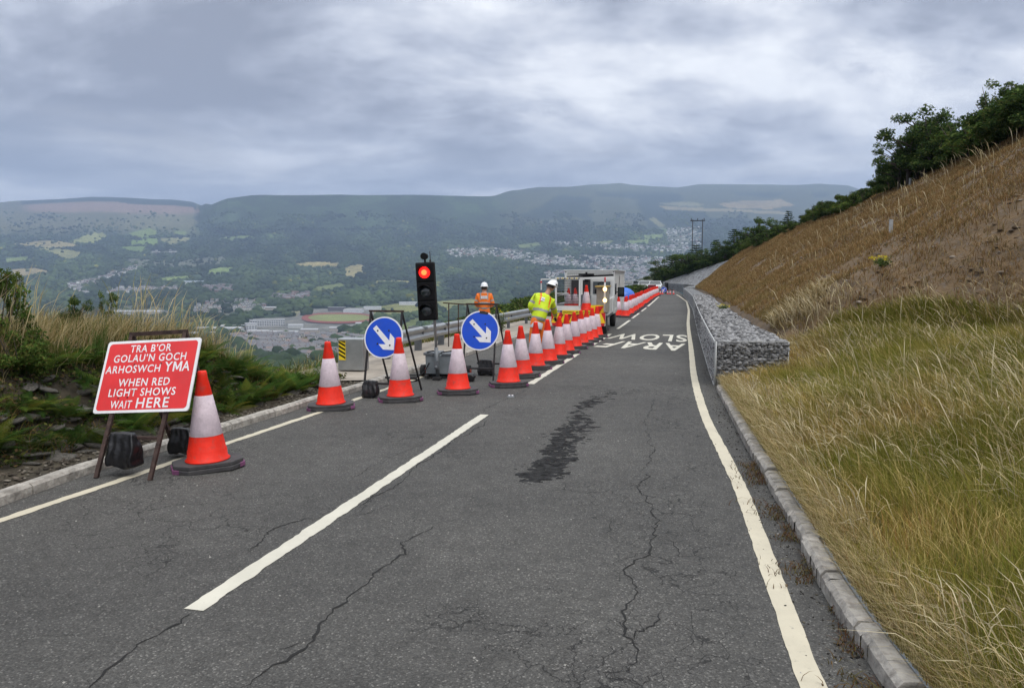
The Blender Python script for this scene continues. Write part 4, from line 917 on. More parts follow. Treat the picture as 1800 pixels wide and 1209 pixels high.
# text boxes (in board coordinates, from the photograph of the sign, metres)
for body, x0, x1, zc_, h in (('TRA B\u2019OR', -.25, .21, .286, .080), ('GOLAU\u2019N GOCH', -.417, .394, .186, .080), ('ARHOSWCH', -.482, .13, .072, .080), ('Y', .175, .262, .082, .102), ('A', .372, .456, .082, .102), ('WHEN RED', -.307, .266, -.068, .080), ('LIGHT SHOWS', -.389, .351, -.170, .080), ('WAIT', -.343, -.105, -.292, .080), ('HERE', -.056, .30, -.281, .102)):
    fit_text('lettering', body, x0, x1, zc_-h/2, zc_+h/2, M_white, z=.003, off=.013, parent=pl, T=BM @ XZ, space=1.12)
letter_M(.272, .366, .031, .133, M_white, .003, pl, BM @ XZ)
mb = MB()
for x, z in ((-.17, .12), (.13, .12), (-.17, -.22), (.14, -.185), (-.27, -.225), (.28, -.225)): mb.lathe([(.0, .004), (.007, .004), (.008, -.001)], 8, T=BM @ XZ @ Matrix.Translation((x, z, .002)))
mb.build('bolt', M_frame, pl)
def l2w(p): return BM @ Vector(p)
mb = MB(); TLc, TRc = l2w((-.30, .03, .46)), l2w((.31, .03, .46))
fl = Vector((-3.95, 6.88, 0))-O; frr = Vector((-3.40, 6.80, 0))-O
ft = [(TLc, fl), (TRc, frr)]
for a, b in ft: MB().bar(b, a+(a-b).normalized()*.01, .036).build('leg', M_rust, t)
bl, br_ = Vector((-3.62, 7.85, 0))-O, Vector((-3.06, 7.72, 0))-O
for a, b in ((TLc, bl), (TRc, br_)): MB().bar(b, a, .034).build('leg', M_rust, t)
MB().bar(TLc+(TLc-TRc)*.03, TRc+(TRc-TLc)*.03, .04).build('top_bar', M_rust, t)
f1, f2 = fl.lerp(TLc, .27), frr.lerp(TRc, .27); MB().bar(f1, f2, .03).build('cross_bar', M_rust, t)
f3, f4 = bl.lerp(TLc, .2), br_.lerp(TRc, .2); MB().bar(f3, f4, .03).build('cross_bar', M_rust, t)
bag('sandbag', O+f1.lerp(f2, .36)+Vector((0, -.03, -.105)), (.30, .19, .33), R(-12), 'black sandbag hanging under the front of the red sign', 3)
bag('sandbag', O+f3.lerp(f4, .30)+Vector((0, -.02, -.09)), (.25, .15, .27), R(-12), 'black sandbag hanging behind the red sign beside the largest cone', 8)
def arrow_sign(front, rz, lean, dia, bar_w, zbar, zc_, label, back, arrow_rot, seed, torn=False, slant=0.0):
    t = empty('arrow_sign', (front[0], front[1], 0), rz, label, 'road sign')
    ty = math.tan(lean)
    def Fp(x, z): return Vector((x+slant*z, z*ty, z))
    w2 = bar_w/2; bw = bar_w*.53
    for s in (-1, 1): MB().bar(Fp(s*bw, 0), Fp(s*w2, zbar), .027).build('leg', M_frame, t)
    top = zbar*.99
    for s in (-1, 1): MB().bar(Vector((s*bw+.22*0, back, 0)), Fp(s*w2, top), .024).build('leg', M_frame, t)
    MB().bar(Fp(-w2-.03, zbar), Fp(w2+.03, zbar), .030).build('top_bar', M_rust, t)
    MB().bar(Fp(-bw, .23), Fp(bw, .23), .03).build('cross_bar', M_frame, t)
    MB().bar(Vector((-bw, back*.8, .22)), Vector((bw, back*.8, .22)), .03).build('cross_bar', M_frame, t)
    D = Matrix.Translation(Fp(0, zc_)+Vector((0, -.035, 0))) @ Matrix.Rotation(-lean, 4, 'X') @ XZ
    n = 48; mb = MB(); mb.prism([(dia/2*math.cos(2*PI*k/n), dia/2*math.sin(2*PI*k/n)) for k in range(n)], -.012, 0, 0, T=D); pl = mb.build('sign_disc', M_white, t)
    mb = MB(); mb.add([(dia*.468*math.cos(2*PI*k/n), dia*.468*math.sin(2*PI*k/n), .0015) for k in range(n)], [tuple(range(n))], 0, T=D); mb.build('blue_face', M_blue, pl)
    k = dia*.5; sh, sw, hd = .085*k*1.15, .74, .34
    A = [(-.115, .70), (.115, .70), (.125, -.33), (.39, -.08), (.39, -.43), (0, -.84), (-.39, -.43), (-.39, -.08), (-.125, -.33)]
    Am = D @ Matrix.Rotation(R(arrow_rot), 4, 'Z')
    MB().add([(x*k, y*k, .003) for x, y in A], [(0, 1, 2, 8), (2, 3, 4, 5), (8, 2, 5), (8, 5, 6, 7)], 0, T=Am).build('arrow', M_white, pl)
    mb = MB()
    for q, w__ in ((0, .45), (0, -.52)): mb.lathe([(0, .006), (.014, .006), (.015, 0)], 8, T=Am @ Matrix.Translation((q*k, w__*k, .003)))
    for q, w__ in ((.42, .05), (-.42, -.02)): mb.lathe([(0, .006), (.014, .006), (.015, 0)], 8, T=Am @ Matrix.Translation((q*k, w__*k, .002)))
    mb.build('bolt', M_frame, pl)
    if torn: MB().add([(-.03, .43*dia, .0035), (.13, .405*dia, .0035), (.15, .46*dia, .0035), (.05, .497*dia, .0035), (-.02, .498*dia, .0035)], [(0, 1, 2, 3, 4)], 0, T=D).build('torn_edge', M_frame, pl)
    return t
arrow_sign((-2.08, 11.5), R(-16), R(12), .665, .54, 1.36, .95, 'blue round arrow sign beside the chevron barrier end, left of traffic light', 1.0, 45, 1)
bag('sandbag', (-2.24, 11.6, .14), (.25, .15, .27), R(-10), 'black sandbag hanging under the left blue arrow sign', 11)
bag('sandbag', (-1.86, 11.95, .13), (.17, .15, .24), R(-10), 'small black sandbag half hidden behind the cone by the left arrow sign', 12)
arrow_sign((-.63, 13.42), R(-14), R(12), .735, .56, 1.40, .92, 'blue round arrow sign with torn top edge, right of traffic light', 1.2, 45, 2, torn=True)
bag('sandbag', (-.50, 14.25, .16), (.30, .16, .30), R(-14), 'black sandbag hanging behind the right blue arrow sign', 14)
bag('sandbag', (-.86, 13.45, .075), (.36, .20, .15), R(-8), 'black sandbag lying flat on the road left of the right arrow sign', 15, hang=False)
t = empty('empty_sign_frame', P(797, 600, 19.2)*1, R(-10), 'thin empty metal sign frame standing behind the barrier', 'sign frame'); t.location.z = 0
for x in (-.13, .13): MB().bar((x, 0, 0), (x, .05, 1.22), .025).build('leg', M_rust, t)
MB().bar((-.28, .05, 1.23), (.36, .05, 1.19), .03).build('top_bar', M_rust, t)

# ------------------------------------------------------------------ portable traffic light
g = G(770, 667); t = empty('traffic_light', (g[0], g[1], 0), R(-8), 'portable traffic light showing red on a grey battery trolley', 'traffic light')
mb = MB(); mb.box((0, .22, .06), (.62, .07, .06)).box((-.22, .3, .05), (.05, .7, .05)).box((.28, .3, .05), (.05, .7, .05)).box((0, -.06, .03), (.14, .2, .05)); mb.build('trolley_frame', M_frame, t)
mb = MB(); mb.box((.02, .28, .27), (.54, .40, .36), 0, taper=1.04); bxo = mb.build('battery_box', M_boxgrey, t, bevel=.012)
mb = MB(); mb.box((-.14, .27, .47), (.30, .45, .05), 0).box((.18, .27, .465), (.26, .44, .035), 0); mb.build('lid', M_galv2, bxo, bevel=.008)
mb = MB(); mb.tube([(-.22, .05, .50), (-.1, .05, .53), (0, .05, .50)], .012, 6).tube([(.05, .05, .5), (.3, .05, .54)], .012, 6); mb.build('handle', M_frame, bxo)
for s in (-1, 1):
    w_ = MB().tube([(s*.40+.05, .42, .11), (s*.48+.05, .42, .11)], .115, 20).build('wheel', M_tyre, t); MB().tube([(s*.38+.05, .42, .11), (s*.49+.05, .42, .11)], .055, 14).build('hub', mat('hub_red', (.45, .06, .03), .5), w_)
LEAN = Matrix.Rotation(R(-3.0), 4, 'Y')
MB().tube([(0, 0, .02), (0, 0, .6)], .036, 12, T=LEAN).build('sleeve', M_galv2, t)
po = MB().tube([(0, 0, .3), (0, 0, 2.05)], .025, 12, T=LEAN).build('pole', M_galv, t)
MB().box((0, -.045, .28), (.09, .06, .16), T=LEAN).lathe([(.0, -.02), (.03, -.02), (.03, .02), (0, .02)], 10, T=LEAN @ Matrix.Translation((0, -.09, .24)) @ XZ).build('clamp', M_galv2, t)
H = LEAN @ Matrix.Translation((-.085, -.12, 1.645))
hd = MB(); hd.box((0, .02, 0), (.34, .15, 1.06), 0, T=H); hd = hd.build('signal_head', M_black, t, bevel=.02)
for k, (nm, mm) in enumerate((('red_lens', M_redlamp), ('amber_lens', M_glass), ('green_lens', M_glass))):
    z = .345-k*.345; T_ = H @ Matrix.Translation((0, -.062, z)) @ XZ
    MB().box((0, -.062, z), (.325, .02, .325), 0, T=H).build('lens_panel', M_black, hd, bevel=.012)
    ln = MB().lathe([(.0, .030), (.05, .026), (.085, .016), (.102, .004), (.104, 0)], 32, T=H @ Matrix.Translation((0, -.073, z)) @ XZ).build(nm, mm, hd)
    if k == 0: MB().lathe([(.0, .034), (.045, .030), (.06, .020)], 20, T=H @ Matrix.Translation((0, -.073, z)) @ XZ).build('lamp_core', M_redcore, ln)
    # hood: half open tube above the lens
    mb = MB(); V = []; n = 20
    for q in range(n+1):
        a = R(-25+230*q/n); dp = .15*max(.12, math.sin(max(0, min(PI, R(-25+230*q/n)+.0)))**.7 if math.sin(a) > 0 else .12)
        for rad, dd in ((.116, 0), (.116, dp), (.121, dp), (.121, 0)): V.append((rad*math.cos(a), rad*math.sin(a), dd))
    F = [(q*4+e, q*4+(e+1) % 4, (q+1)*4+(e+1) % 4, (q+1)*4+e) for q in range(n) for e in range(4)]
    mb.add(V, F, 0, T=H @ Matrix.Translation((0, -.073, z)) @ XZ, sm=True).build('hood', M_black, hd)
se = MB().tube([(0, .02, .53), (0, .02, .60)], .018, 8, T=H).tube([(0, -.06, .64), (0, .08, .64)], [.062, .055], 18, T=H).build('sensor', M_black, t)
MB().tube([(.10, .02, .53), (.10, .02, .72)], .008, 6, T=H).box((.10, .02, .545), (.03, .03, .05), T=H).build('antenna', M_frame, t)
cb = bpy.data.curves.new('cable', 'CURVE'); cb.dimensions = '3D'; cb.bevel_depth = .012; sp_ = cb.splines.new('BEZIER'); pts = [(-1.75, 13.85, .02), (-1.95, 13.7, .03), (-1.72, 13.5, .02), (-1.9, 13.35, .05), (-1.66, 13.62, .12), (-1.55, 13.75, .3)]
sp_.bezier_points.add(len(pts)-1)
for bp_, p in zip(sp_.bezier_points, pts): bp_.co = p; bp_.handle_left_type = bp_.handle_right_type = 'AUTO'
cb.materials.append(M_black); co = bpy.data.objects.new('cable', cb); link(co); me_ = bpy.data.meshes.new_from_object(co.evaluated_get(bpy.context.evaluated_depsgraph_get())); bpy.data.objects.remove(co); co = bpy.data.objects.new('cable', me_); link(co); tag(co, 'coiled black cable on the ground left of the battery trolley', 'cable')
for q, lab in (((898, 697), 'worn metal road stud on the near lane divider'), ((1027, 612.5), 'road stud between centre line dashes beside the cone row')):
    g = G(*q); o = MB().box((0, 0, .012), (.11, .14, .022), 0, taper=.8).box((-.025, -.04, .026), (.02, .05, .012), 1).box((.025, -.04, .026), (.02, .05, .012), 1).build('road_stud', [M_galv2, M_white]); o.location = (g[0], g[1], 0); tag(o, lab, 'road stud')

# ------------------------------------------------------------------ works truck
tk = empty('works_truck', (2.12, 23.6, 0), R(-11.5), 'white highway works truck parked with open rear cage and chevron board', 'truck')
W2_ = .86
def part(mb, name, m, parent=tk, bevel=0): return mb.build(name, m, parent, bevel=bevel)
part(MB().box((0, 2.2, .70), (1.66, 4.4, .10)).box((-.78, 2.9, .60), (.08, 5.6, .14)).box((.78, 2.9, .60), (.08, 5.6, .14)), 'flatbed', M_galv2)
part(MB().box((0, 3.0, .42), (.7, 5.4, .18)), 'chassis', M_black)
cabm = MB(); poly = [(4.35, .52), (6.05, .52), (6.15, .95), (5.95, 1.25), (5.45, 1.86), (4.5, 1.93), (4.35, 1.88)]
n = len(poly); V = [(-W2_, y, z) for y, z in poly]+[(W2_, y, z) for y, z in poly]
cabm.add(V, [tuple(range(n)), tuple(range(n, 2*n))[::-1]]+[(k, n+k, n+(k+1) % n, (k+1) % n) for k in range(n)]); cb_ = part(cabm, 'cab', M_wpaint, bevel=.04)
for x0_, x1_ in ((-.70, -.08), (.06, .70)):
    wn = part(MB().box(((x0_+x1_)/2, 4.343, 1.50), (x1_-x0_, .02, .46)), 'rear_window', M_cabglass, cb_)
    part(MB().tube([((x0_+x1_)/2-.12, 4.322, 1.5), ((x0_+x1_)/2-.13, 4.322, 1.66), ((x0_+x1_)/2, 4.322, 1.71), ((x0_+x1_)/2+.13, 4.322, 1.66), ((x0_+x1_)/2+.12, 4.322, 1.5)], .022, 8).box(((x0_+x1_)/2, 4.325, 1.36), (.5, .02, .16)), 'seat_back', M_black, wn)
part(MB().box((W2_+.004, 5.0, 1.45), (.012, .9, .42)), 'side_window', M_glass, cb_)
part(MB().box((W2_+.006, 5.0, .75), (.012, 1.0, .3)), 'door_panel', M_wpaint, cb_)
mr = part(MB().tube([(W2_, 5.6, 1.3), (W2_+.14, 5.6, 1.38), (W2_+.14, 5.6, 1.3)], .018, 6), 'mirror_arm', M_black, cb_)
part(MB().box((W2_+.17, 5.6, 1.32), (.26, .10, .38)), 'mirror', M_black, cb_, bevel=.03)
part(MB().box((W2_+.17, 5.553, 1.36), (.18, .012, .22)), 'mirror_glass', M_glass, cb_)
# headboard behind the cab
hb = MB(); 
for x in (-.84, .84): hb.box((x, 4.15, 1.34), (.07, .07, 1.18))
hb.box((0, 4.15, 1.90), (1.75, .08, .09)).box((0, 4.15, 1.15), (1.7, .06, .08)); part(hb, 'headboard', M_wpaint)
lv = MB()
for k in range(9): lv.box((0, 4.13, .80+k*.045), (1.62, .03, .03))
part(lv, 'headboard_slats', M_wpaint)
part(MB().tube([(-.80, 3.2, 1.90), (.86, 3.6, 1.97)], .035, 6).box((-.1, 3.4, 1.99), (.55, .22, .06)).tube([(-.1, 3.4, 2.0), (-.1, 3.4, 2.08)], .04, 8), 'hoist_boom', M_black)
# rear cage
cg = MB(); X0, X1, Z0, Z1 = -.72, .04, .92, 1.87
for x in (X0, X1): cg.box((x, -.02, (Z0+Z1)/2), (.055, .05, Z1-Z0))
cg.box(((X0+X1)/2, -.02, Z1), (X1-X0+.05, .05, .05)); cg.box(((X0+X1)/2, -.02, .91), (X1-X0+.06, .05, .15)); cg.box(((X0+X1)/2-.18, -.02, 1.38), (.4, .03, .025))
cg.box((X0+.02, 1.2, Z1), (.04, 2.4, .04)).box((X0+.02, 2.4, 1.4), (.04, .04, 1.0)).box((X1, 1.2, Z1), (.04, 2.4, .04)).box((X0+.02, 1.2, 1.3), (.03, 2.4, .03))
cage = part(cg, 'rear_cage', M_wpaint)
ms = MB()
for k in range(19): x = X0+.04+k*(X1-X0-.08)/18; ms.tube([(x, -.02, Z0+.06), (x, -.02, Z1)], .010, 4, sm=False)
for k in range(17): z = Z0+.08+k*.052; ms.tube([(X0, -.02, z), (X1, -.02, z)], .007, 4, sm=False)
ms.tube([(-.34, -.02, Z0), (-.34, -.02, Z1)], .012, 4, sm=False)
part(ms, 'mesh_panel', M_frame, cage)
part(MB().box((-.36, 3.95, 1.33), (.72, .03, .92)), 'dark_backing_panel', M_frame); part(MB().box((-.45, 2.6, 1.02), (.5, .9, .5)).box((-.2, 3.5, 1.0), (.5, .5, .45)), 'dark_filler_boxes', M_galv2)  # solid dark panel and boxes added to darken the view through the cage
hz = MB()
for k in range(10): hz.box((X0+.06+k*.075, -.05, Z1-.01), (.038, .012, .03), k % 2)
hz.build('hazard_strip', [M_yellow, M_black], cage)
part(MB().box((-.98, .1, 1.83), (.5, .04, .04)).box((-1.22, .1, 1.66), (.035, .035, .34)).box((-.98, 2.0, 1.83), (.04, 3.2, .035)), 'side_rail', M_wpaint)
part(MB().box((-1.22, .08, 1.74), (.05, .03, .06)).box((-.74, .0, 1.5), (.03, .03, .3)), 'rail_marker', M_redc)
# rear frame right part
part(MB().box((.10, 0, 1.62), (.05, .05, .55)).box((.47, .0, 1.86), (.74, .05, .05)).box((.83, .0, 1.35), (.05, .05, 1.05)), 'rear_frame', M_wpaint)
part(MB().tube([(.25, .35, 1.80), (.45, .1, 1.86)], .012, 6).box((.22, .35, 1.78), (.14, .08, .1)), 'work_lamp', M_black)
# tail: chevrons and text board
tb = MB(); tb.box((0, -.05, .60), (1.72, .04, .34), 0)
T0 = part(tb, 'tail_board', M_redc)
for s_, xs_ in ((1, (-.80, -.52, -.24)), (-1, (.80, .52, .24))):
    for x in xs_:
        V = [(x-.07*s_, -.074, .445), (x+.07*s_, -.074, .445), (x+.21*s_, -.074, .755), (x+.07*s_, -.074, .755)]
        MB().add(V, [(0, 1, 2, 3)] if s_ > 0 else [(3, 2, 1, 0)]).build('chevron', M_yellow, T0)
part(MB().box((.02, -.09, .785), (1.05, .02, .12)), 'text_board', M_yellow, T0)
TB = Matrix.Translation((0, -.102, .785)) @ XZ
fit_text('board_lettering', 'HIGHWAY', -.47, -.12, -.035, .035, M_black, off=.01, parent=T0, T=TB)
letter_M(-.065, -.005, -.035, .035, M_black, 0, T0, TB, 'board_lettering'); fit_text('board_lettering', 'AINTENANCE', .01, .51, -.035, .035, M_black, off=.01, parent=T0, T=TB)
part(MB().box((0, -.02, .38), (1.6, .06, .08)), 'bumper', M_black)
for x in (-.72, .72): part(MB().box((x, -.09, .40), (.22, .05, .09)), 'tail_light', M_redc)
part(MB().box((.60, .06, .83), (.42, .03, .36), 0), 'right_tail_panel', M_yellow); part(MB().add([(.44, .035, .70), (.62, .035, .70), (.80, .035, .98), (.62, .035, .98)], [(0, 1, 2, 3)]).build('chevron', M_redc, tk) and MB().box((.66, .05, .65), (.2, .02, .02)), 'panel_edge', M_redc)
lk = part(MB().box((.72, .75, 1.18), (.36, .9, .82)), 'side_locker', M_beige, bevel=.01)
part(MB().box((.72, .70, 1.60), (.44, 1.05, .04)), 'locker_lid', mat('ochre_lid', (.42, .30, .08), .7), lk)
part(MB().box((.86, 1.9, .92), (.08, 1.4, .5)).box((.86, 3.4, .92), (.08, 1.3, .5)), 'side_panel', M_wpaint)
lv = MB()
for k in range(9): lv.box((.905, 3.4, .72+k*.05), (.02, 1.2, .026))
part(lv, 'side_slats', M_wpaint)
part(MB().box((.80, .1, .55), (.1, .22, .4)).tube([(.84, -.05, .8), (.84, -.05, 1.9)], .016, 8), 'lamp_pole', M_wpaint)
part(MB().tube([(.84, -.05, 1.74), (.84, -.05, 1.9)], .022, 8), 'pole_band', M_redc)
for z in (1.52, 1.17): part(MB().lathe([(.0, -.065), (.045, -.05), (.062, 0), (.045, .05), (0, .065)], 14, T=Matrix.Translation((.84, -.08, z))), 'amber_lamp', M_amber)
for x in (-.74, .74):
    for y in (.95, 5.35):
        w_ = part(MB().lathe([(.18, -.10), (.29, -.10), (.315, -.07), (.315, .07), (.29, .10), (.18, .10)], 28, T=Matrix.Translation((x, y, .315)) @ Matrix.Rotation(PI/2, 4, 'Y')), 'wheel', M_tyre)
        part(MB().lathe([(0, .05*(1 if x > 0 else -1)), (.12, .055*(1 if x > 0 else -1)), (.18, .095*(1 if x > 0 else -1)), (.19, 0)], 20, T=Matrix.Translation((x, y, .315)) @ Matrix.Rotation(PI/2, 4, 'Y')), 'rim', M_rim, w_)
part(MB().box((.83, 5.35, .68), (.12, .95, .08)), 'wheel_arch', M_wpaint); part(MB().box((.83, .95, .68), (.12, .85, .04)), 'wheel_arch', M_wpaint)
Tk = Matrix.Translation((2.12, 23.6, 0)) @ Matrix.Rotation(R(-11.5), 4, 'Z')
for (x, y, sc, lab) in ((.22, .3, .98, 'traffic cone standing upright on the truck bed right of the cage'), (-.42, .8, .98, 'left traffic cone seen through the truck cage mesh'), (-.22, 1.0, 1.0, 'right traffic cone seen through the truck cage mesh')):
    p = Tk @ Vector((x, y, .752 if x < 0 else .76)); cone(p, .4, lab, 'traffic cones carried on the truck', sc=(.80 if x < 0 else .9))

# ------------------------------------------------------------------ cabin, tank, far cars and signs
cn = empty('site_cabin', ((G(992, 551)[0]), 40, 0), R(-13.6), 'white steel site cabin standing beyond the works truck', 'site cabin')
cn.location = (2.86, 40.2, 0); CW, CLn, CH = 2.68, 6.0, 2.24
rib = []
for k in range(23):
    x = .12+k*(CW-.24)/22; rib.append(x)
mb = MB(); V = []
xs_ = []
for k in range(22):
    a = .12+k*(CW-.24)/22; d = (CW-.24)/22; xs_ += [(a, 0), (a+d*.25, .03), (a+d*.5, .03), (a+d*.75, 0)]
xs_.append((CW-.12, 0))
V = [(x, -.0+dy+.02, .12) for x, dy in xs_]+[(x, dy+.02, CH-.12) for x, dy in xs_]; n = len(xs_)
mb.add(V, [(k, k+1, n+k+1, n+k) for k in range(n-1)]); mb.build('end_wall', M_cab, cn)
MB().box((CW/2, CLn/2+.06, CH/2), (CW-.06, CLn-.06, CH-.06)).build('wall', M_cab, cn)
fm = MB()
for x in (.06, CW-.06):
    for y in (.05, CLn-.05): fm.box((x, y, CH/2), (.125, .125, CH))
for z in (.06, CH-.06): fm.box((CW/2, .045, z), (CW-.24, .10, .12)).box((CW-.055, CLn/2, z), (.10, CLn-.24, .12)).box((.055, CLn/2, z), (.10, CLn-.24, .12))
fm.box((CW/2+.02, CLn/2, CH+.02), (CW+.12, CLn+.1, .05)); fm.build('frame', M_wpaint, cn, bevel=.008)
for x in (.06, CW-.06): MB().box((x, -.016, CH-.07), (.05, .012, .06)).build('lifting_hole', M_black, cn)
for k, ch_ in enumerate('CIDPP'):
    fit_text('lettering', ch_, -.045, .045, -.055, .055, M_black, off=.03, parent=cn, T=Matrix.Translation((CW-.06, -.02, CH-.22-k*.15)) @ XZ)
MB().box((CW+.005, 3.3, 1.08), (.012, .85, 1.9)).box((CW+.012, 3.65, 1.05), (.02, .04, .12), 0).build('door', M_wpaint, cn)
tn = empty('water_tank', (7.15, 48, 0), 0, 'rounded blue plastic tank beyond the white site cabin', 'tank')
MB().lathe([(.70, .22), (.82, .28), (.86, .5), (.84, .72), (.72, .95), (.52, 1.12), (.3, 1.21), (.13, 1.23)], 32).build('tank_body', M_tank, tn)
MB().lathe([(.14, 1.22), (.14, 1.29), (.0, 1.30)], 16).build('tank_lid', M_tank, tn)
MB().box((0, 0, .2), (1.3, 1.3, .08)).tube([(-.5, -.72, .18), (-.5, -.62, .18)], .18, 12).tube([(.5, -.72, .18), (.5, -.62, .18)], .18, 12).build('trailer', M_black, tn)
def car(x, y, rz, body, label):
    t = empty('parked_car', (x, y, 0), rz, label, 'car', 'cars waiting at the bend')
    pr = [(-2.05, .35), (-2.1, .62), (-1.95, .82), (-1.15, .95), (-.55, 1.38), (.9, 1.42), (1.75, .98), (2.05, .9), (2.08, .4)]
    n = len(pr); V = []
    for s, in ((-1,), (1,)):
        for q, z in pr: V.append((s*(.86 if z < 1 else .64), q, z))
    b = MB().add(V, [tuple(range(n))[::-1], tuple(range(n, 2*n))]+[(k, (k+1) % n, n+(k+1) % n, n+k) for k in range(n)]).build('body', body, t, bevel=.06)
    MB().add([(-.74, -1.10, .99), (.74, -1.10, .99), (.60, -.60, 1.35), (-.60, -.60, 1.35)], [(0, 1, 2, 3)]).build('windscreen', M_glass, t).location = (0, -.03, .02)
    for s in (-1, 1): MB().add([(s*.845, -.9, 1.0), (s*.845, 1.4, 1.02), (s*.67, .85, 1.36), (s*.67, -.5, 1.35)], [(0, 1, 2, 3)]).build('side_window', M_glass, t).location = (s*.02, 0, .01)
    for s in (-1, 1): MB().box((s*.62, -2.09, .68), (.32, .06, .14)).build('headlight', M_white, t)
    MB().box((0, -2.1, .50), (.9, .05, .16)).build('grille', M_black, t)
    for s in (-1, 1):
        for q in (-1.3, 1.3): MB().tube([(s*.68, q, .31), (s*.88, q, .31)], .31, 18).build('wheel', M_tyre, t)
    return t
M_carw = mat('car_white', (.62, .64, .65), .25, coat=.6); M_cars = mat('car_silver', (.32, .35, .38), .3, .5, coat=.5); M_cary = mat('car_grey', (.10, .12, .14), .3, coat=.5)
for (u, Yd, rz, m, lab) in ((1151, 97, R(-16), M_carw, 'white car facing us at the bend, rightmost of the cars'), (1133, 99, R(-20), M_carw, 'white car in the middle of the cars at the bend'), (1121, 106, R(-24), M_cars, 'silver car farther back, left of the white cars at the bend'), (1106, 104, R(-30), M_cary, 'dark grey car leftmost of the cars at the bend')):
    car((u-900)/FPX*Yd*1.004, Yd, rz, m, lab)
p = P(1146, 509, 78); t = empty('distant_sign', (p.x, p.y, 0), R(-12), 'dark red sign board behind the far end of the cone row', 'road sign')
MB().box((0, 0, .86), (.82, .03, .46)).build('sign_board', mat('dull_red', (.16, .012, .02), .5), t)
for s in (-1, 1): MB().bar((s*.3, .02, 0), (s*.3, .02, 1.1), .04).build('leg', M_frame, t)
p = P(1167, 509, 82); t = empty('distant_arrow_sign', (p.x, p.y, 0), R(-12), 'small far blue round arrow sign among the small cones at the bend', 'road sign')
D = Matrix.Translation((0, 0, .52)) @ XZ
pl = MB().prism([(.31*math.cos(2*PI*k/32), .31*math.sin(2*PI*k/32)) for k in range(32)], -.02, 0, 0, T=D).build('sign_disc', M_white, t)
MB().add([(.285*math.cos(2*PI*k/32), .285*math.sin(2*PI*k/32), .003) for k in range(32)], [tuple(range(32))], 0, T=D).build('blue_face', M_blue, pl)
MB().add([(x*.3, y*.3, .006) for x, y in [(-.13, .70), (.13, .70), (.14, -.25), (.45, 0), (.45, -.4), (0, -.84), (-.45, -.4), (-.45, 0), (-.14, -.25)]], [(0, 1, 2, 8), (2, 3, 4, 5), (8, 2, 5), (8, 5, 6, 7)], 0, T=D @ Matrix.Rotation(R(-45), 4, 'Z')).build('arrow', M_white, pl)
for s in (-1, 1): MB().bar((s*.22, .05, 0), (s*.2, .03, .9), .035).build('leg', M_frame, t)
p = P(1173, 509, 84); t = empty('distant_traffic_light', (p.x, p.y, 0), R(-10), 'far dark traffic light seen from behind at the bend', 'traffic light')
MB().box((0, 0, .78), (.22, .16, .95)).build('signal_head', M_black, t); MB().tube([(.0, .05, 0), (.0, .05, .5)], .04, 8).build('pole', M_frame, t)
p = P(1170, 509, 86); t = empty('distant_post', (p.x, p.y, 0), 0, 'thin dark upright beside the far traffic light', 'post'); MB().box((0, 0, .65), (.12, .12, 1.3)).box((0, 0, .03), (.4, .4, .06)).build('post', M_frame, t)
for q, Yd, h, lab in (((1598, 356), 36, .42, 'short grey marker post high on the brown slope'), ((1563, 466), 20, .33, 'short grey marker post low on the brown slope')):
    p = P(q[0], q[1], Yd); p.z = float(zright(p.x, p.y)); o = MB().box((0, 0, h/2), (.09, .04, h+.1)).box((0, -.024, h*.8), (.07, .006, h*.2)).build('marker_post', mat('post_grey', (.36, .37, .38), .7)); o.location = p; tag(o, lab, 'marker post')

# ------------------------------------------------------------------ people
def skin(name, J, E, root, sub, mats, parent=None, classify=None):
    names = list(J); me = bpy.data.meshes.new(name); me.from_pydata([J[k][:3] for k in names], [(names.index(a), names.index(b)) for a, b in E], []); o = bpy.data.objects.new(name, me); COL.objects.link(o)
    o.modifiers.new('k', 'SKIN'); sd_ = me.skin_vertices[0].data
    for i, k in enumerate(names):
        q = J[k][3]; sd_[i].radius = (q, q) if not isinstance(q, tuple) else q; sd_[i].use_root = (k == root)
    s = o.modifiers.new('s', 'SUBSURF'); s.levels = sub; s.render_levels = sub
    dg = bpy.context.evaluated_depsgraph_get(); m2 = bpy.data.meshes.new_from_object(o.evaluated_get(dg)); bpy.data.objects.remove(o); m2.name = name
    m2.materials.clear()
    for m in mats: m2.materials.append(m)
    if classify:
        for f in m2.polygons: f.material_index = classify(f.center)
    for f in m2.polygons: f.use_smooth = True
    return link(bpy.data.objects.new(name, m2), parent)
M_skin = mat('skin', (.42, .23, .16), .6, var=.05); M_hiv = mat('yellow_fabric', (.62, .80, .02), .7, var=.08, vs=7, bump=.35, bs=16, emit=None)
M_hior = mat('orange_fabric', (.86, .19, .015), .7, var=.08, vs=7, bump=.35, bs=16); M_tape = mat('reflective_tape', (.34, .34, .33), .45, var=.1, vs=20); M_hair = mat('hair', (.025, .018, .014), .8)
M_helm = mat('helmet_white', (.74, .75, .77), .3, var=.03, coat=.3); M_glove = mat('glove', (.02, .02, .022), .8); M_boot = mat('boot', (.05, .035, .025), .8); M_tee = mat('shirt_tail', (.62, .62, .66), .85)
def band_classifier(J, segs, extra=None):
    Jv = {k: Vector(v[:3]) for k, v in J.items()}
    def f(c):
        best = None
        for a, b, bands, rad in segs:
            A, B_ = Jv[a], Jv[b]; d = B_-A; t = (c-A).dot(d)/d.length_squared; tc_ = max(0, min(1, t)); dist = (c-(A+d*tc_)).length/rad
            if best is None or dist < best[0]: best = (dist, t, bands)
        for lo, hi, m in best[2]:
            if lo <= best[1] <= hi: return m
        if extra: return extra(c)
        return 0
    return f
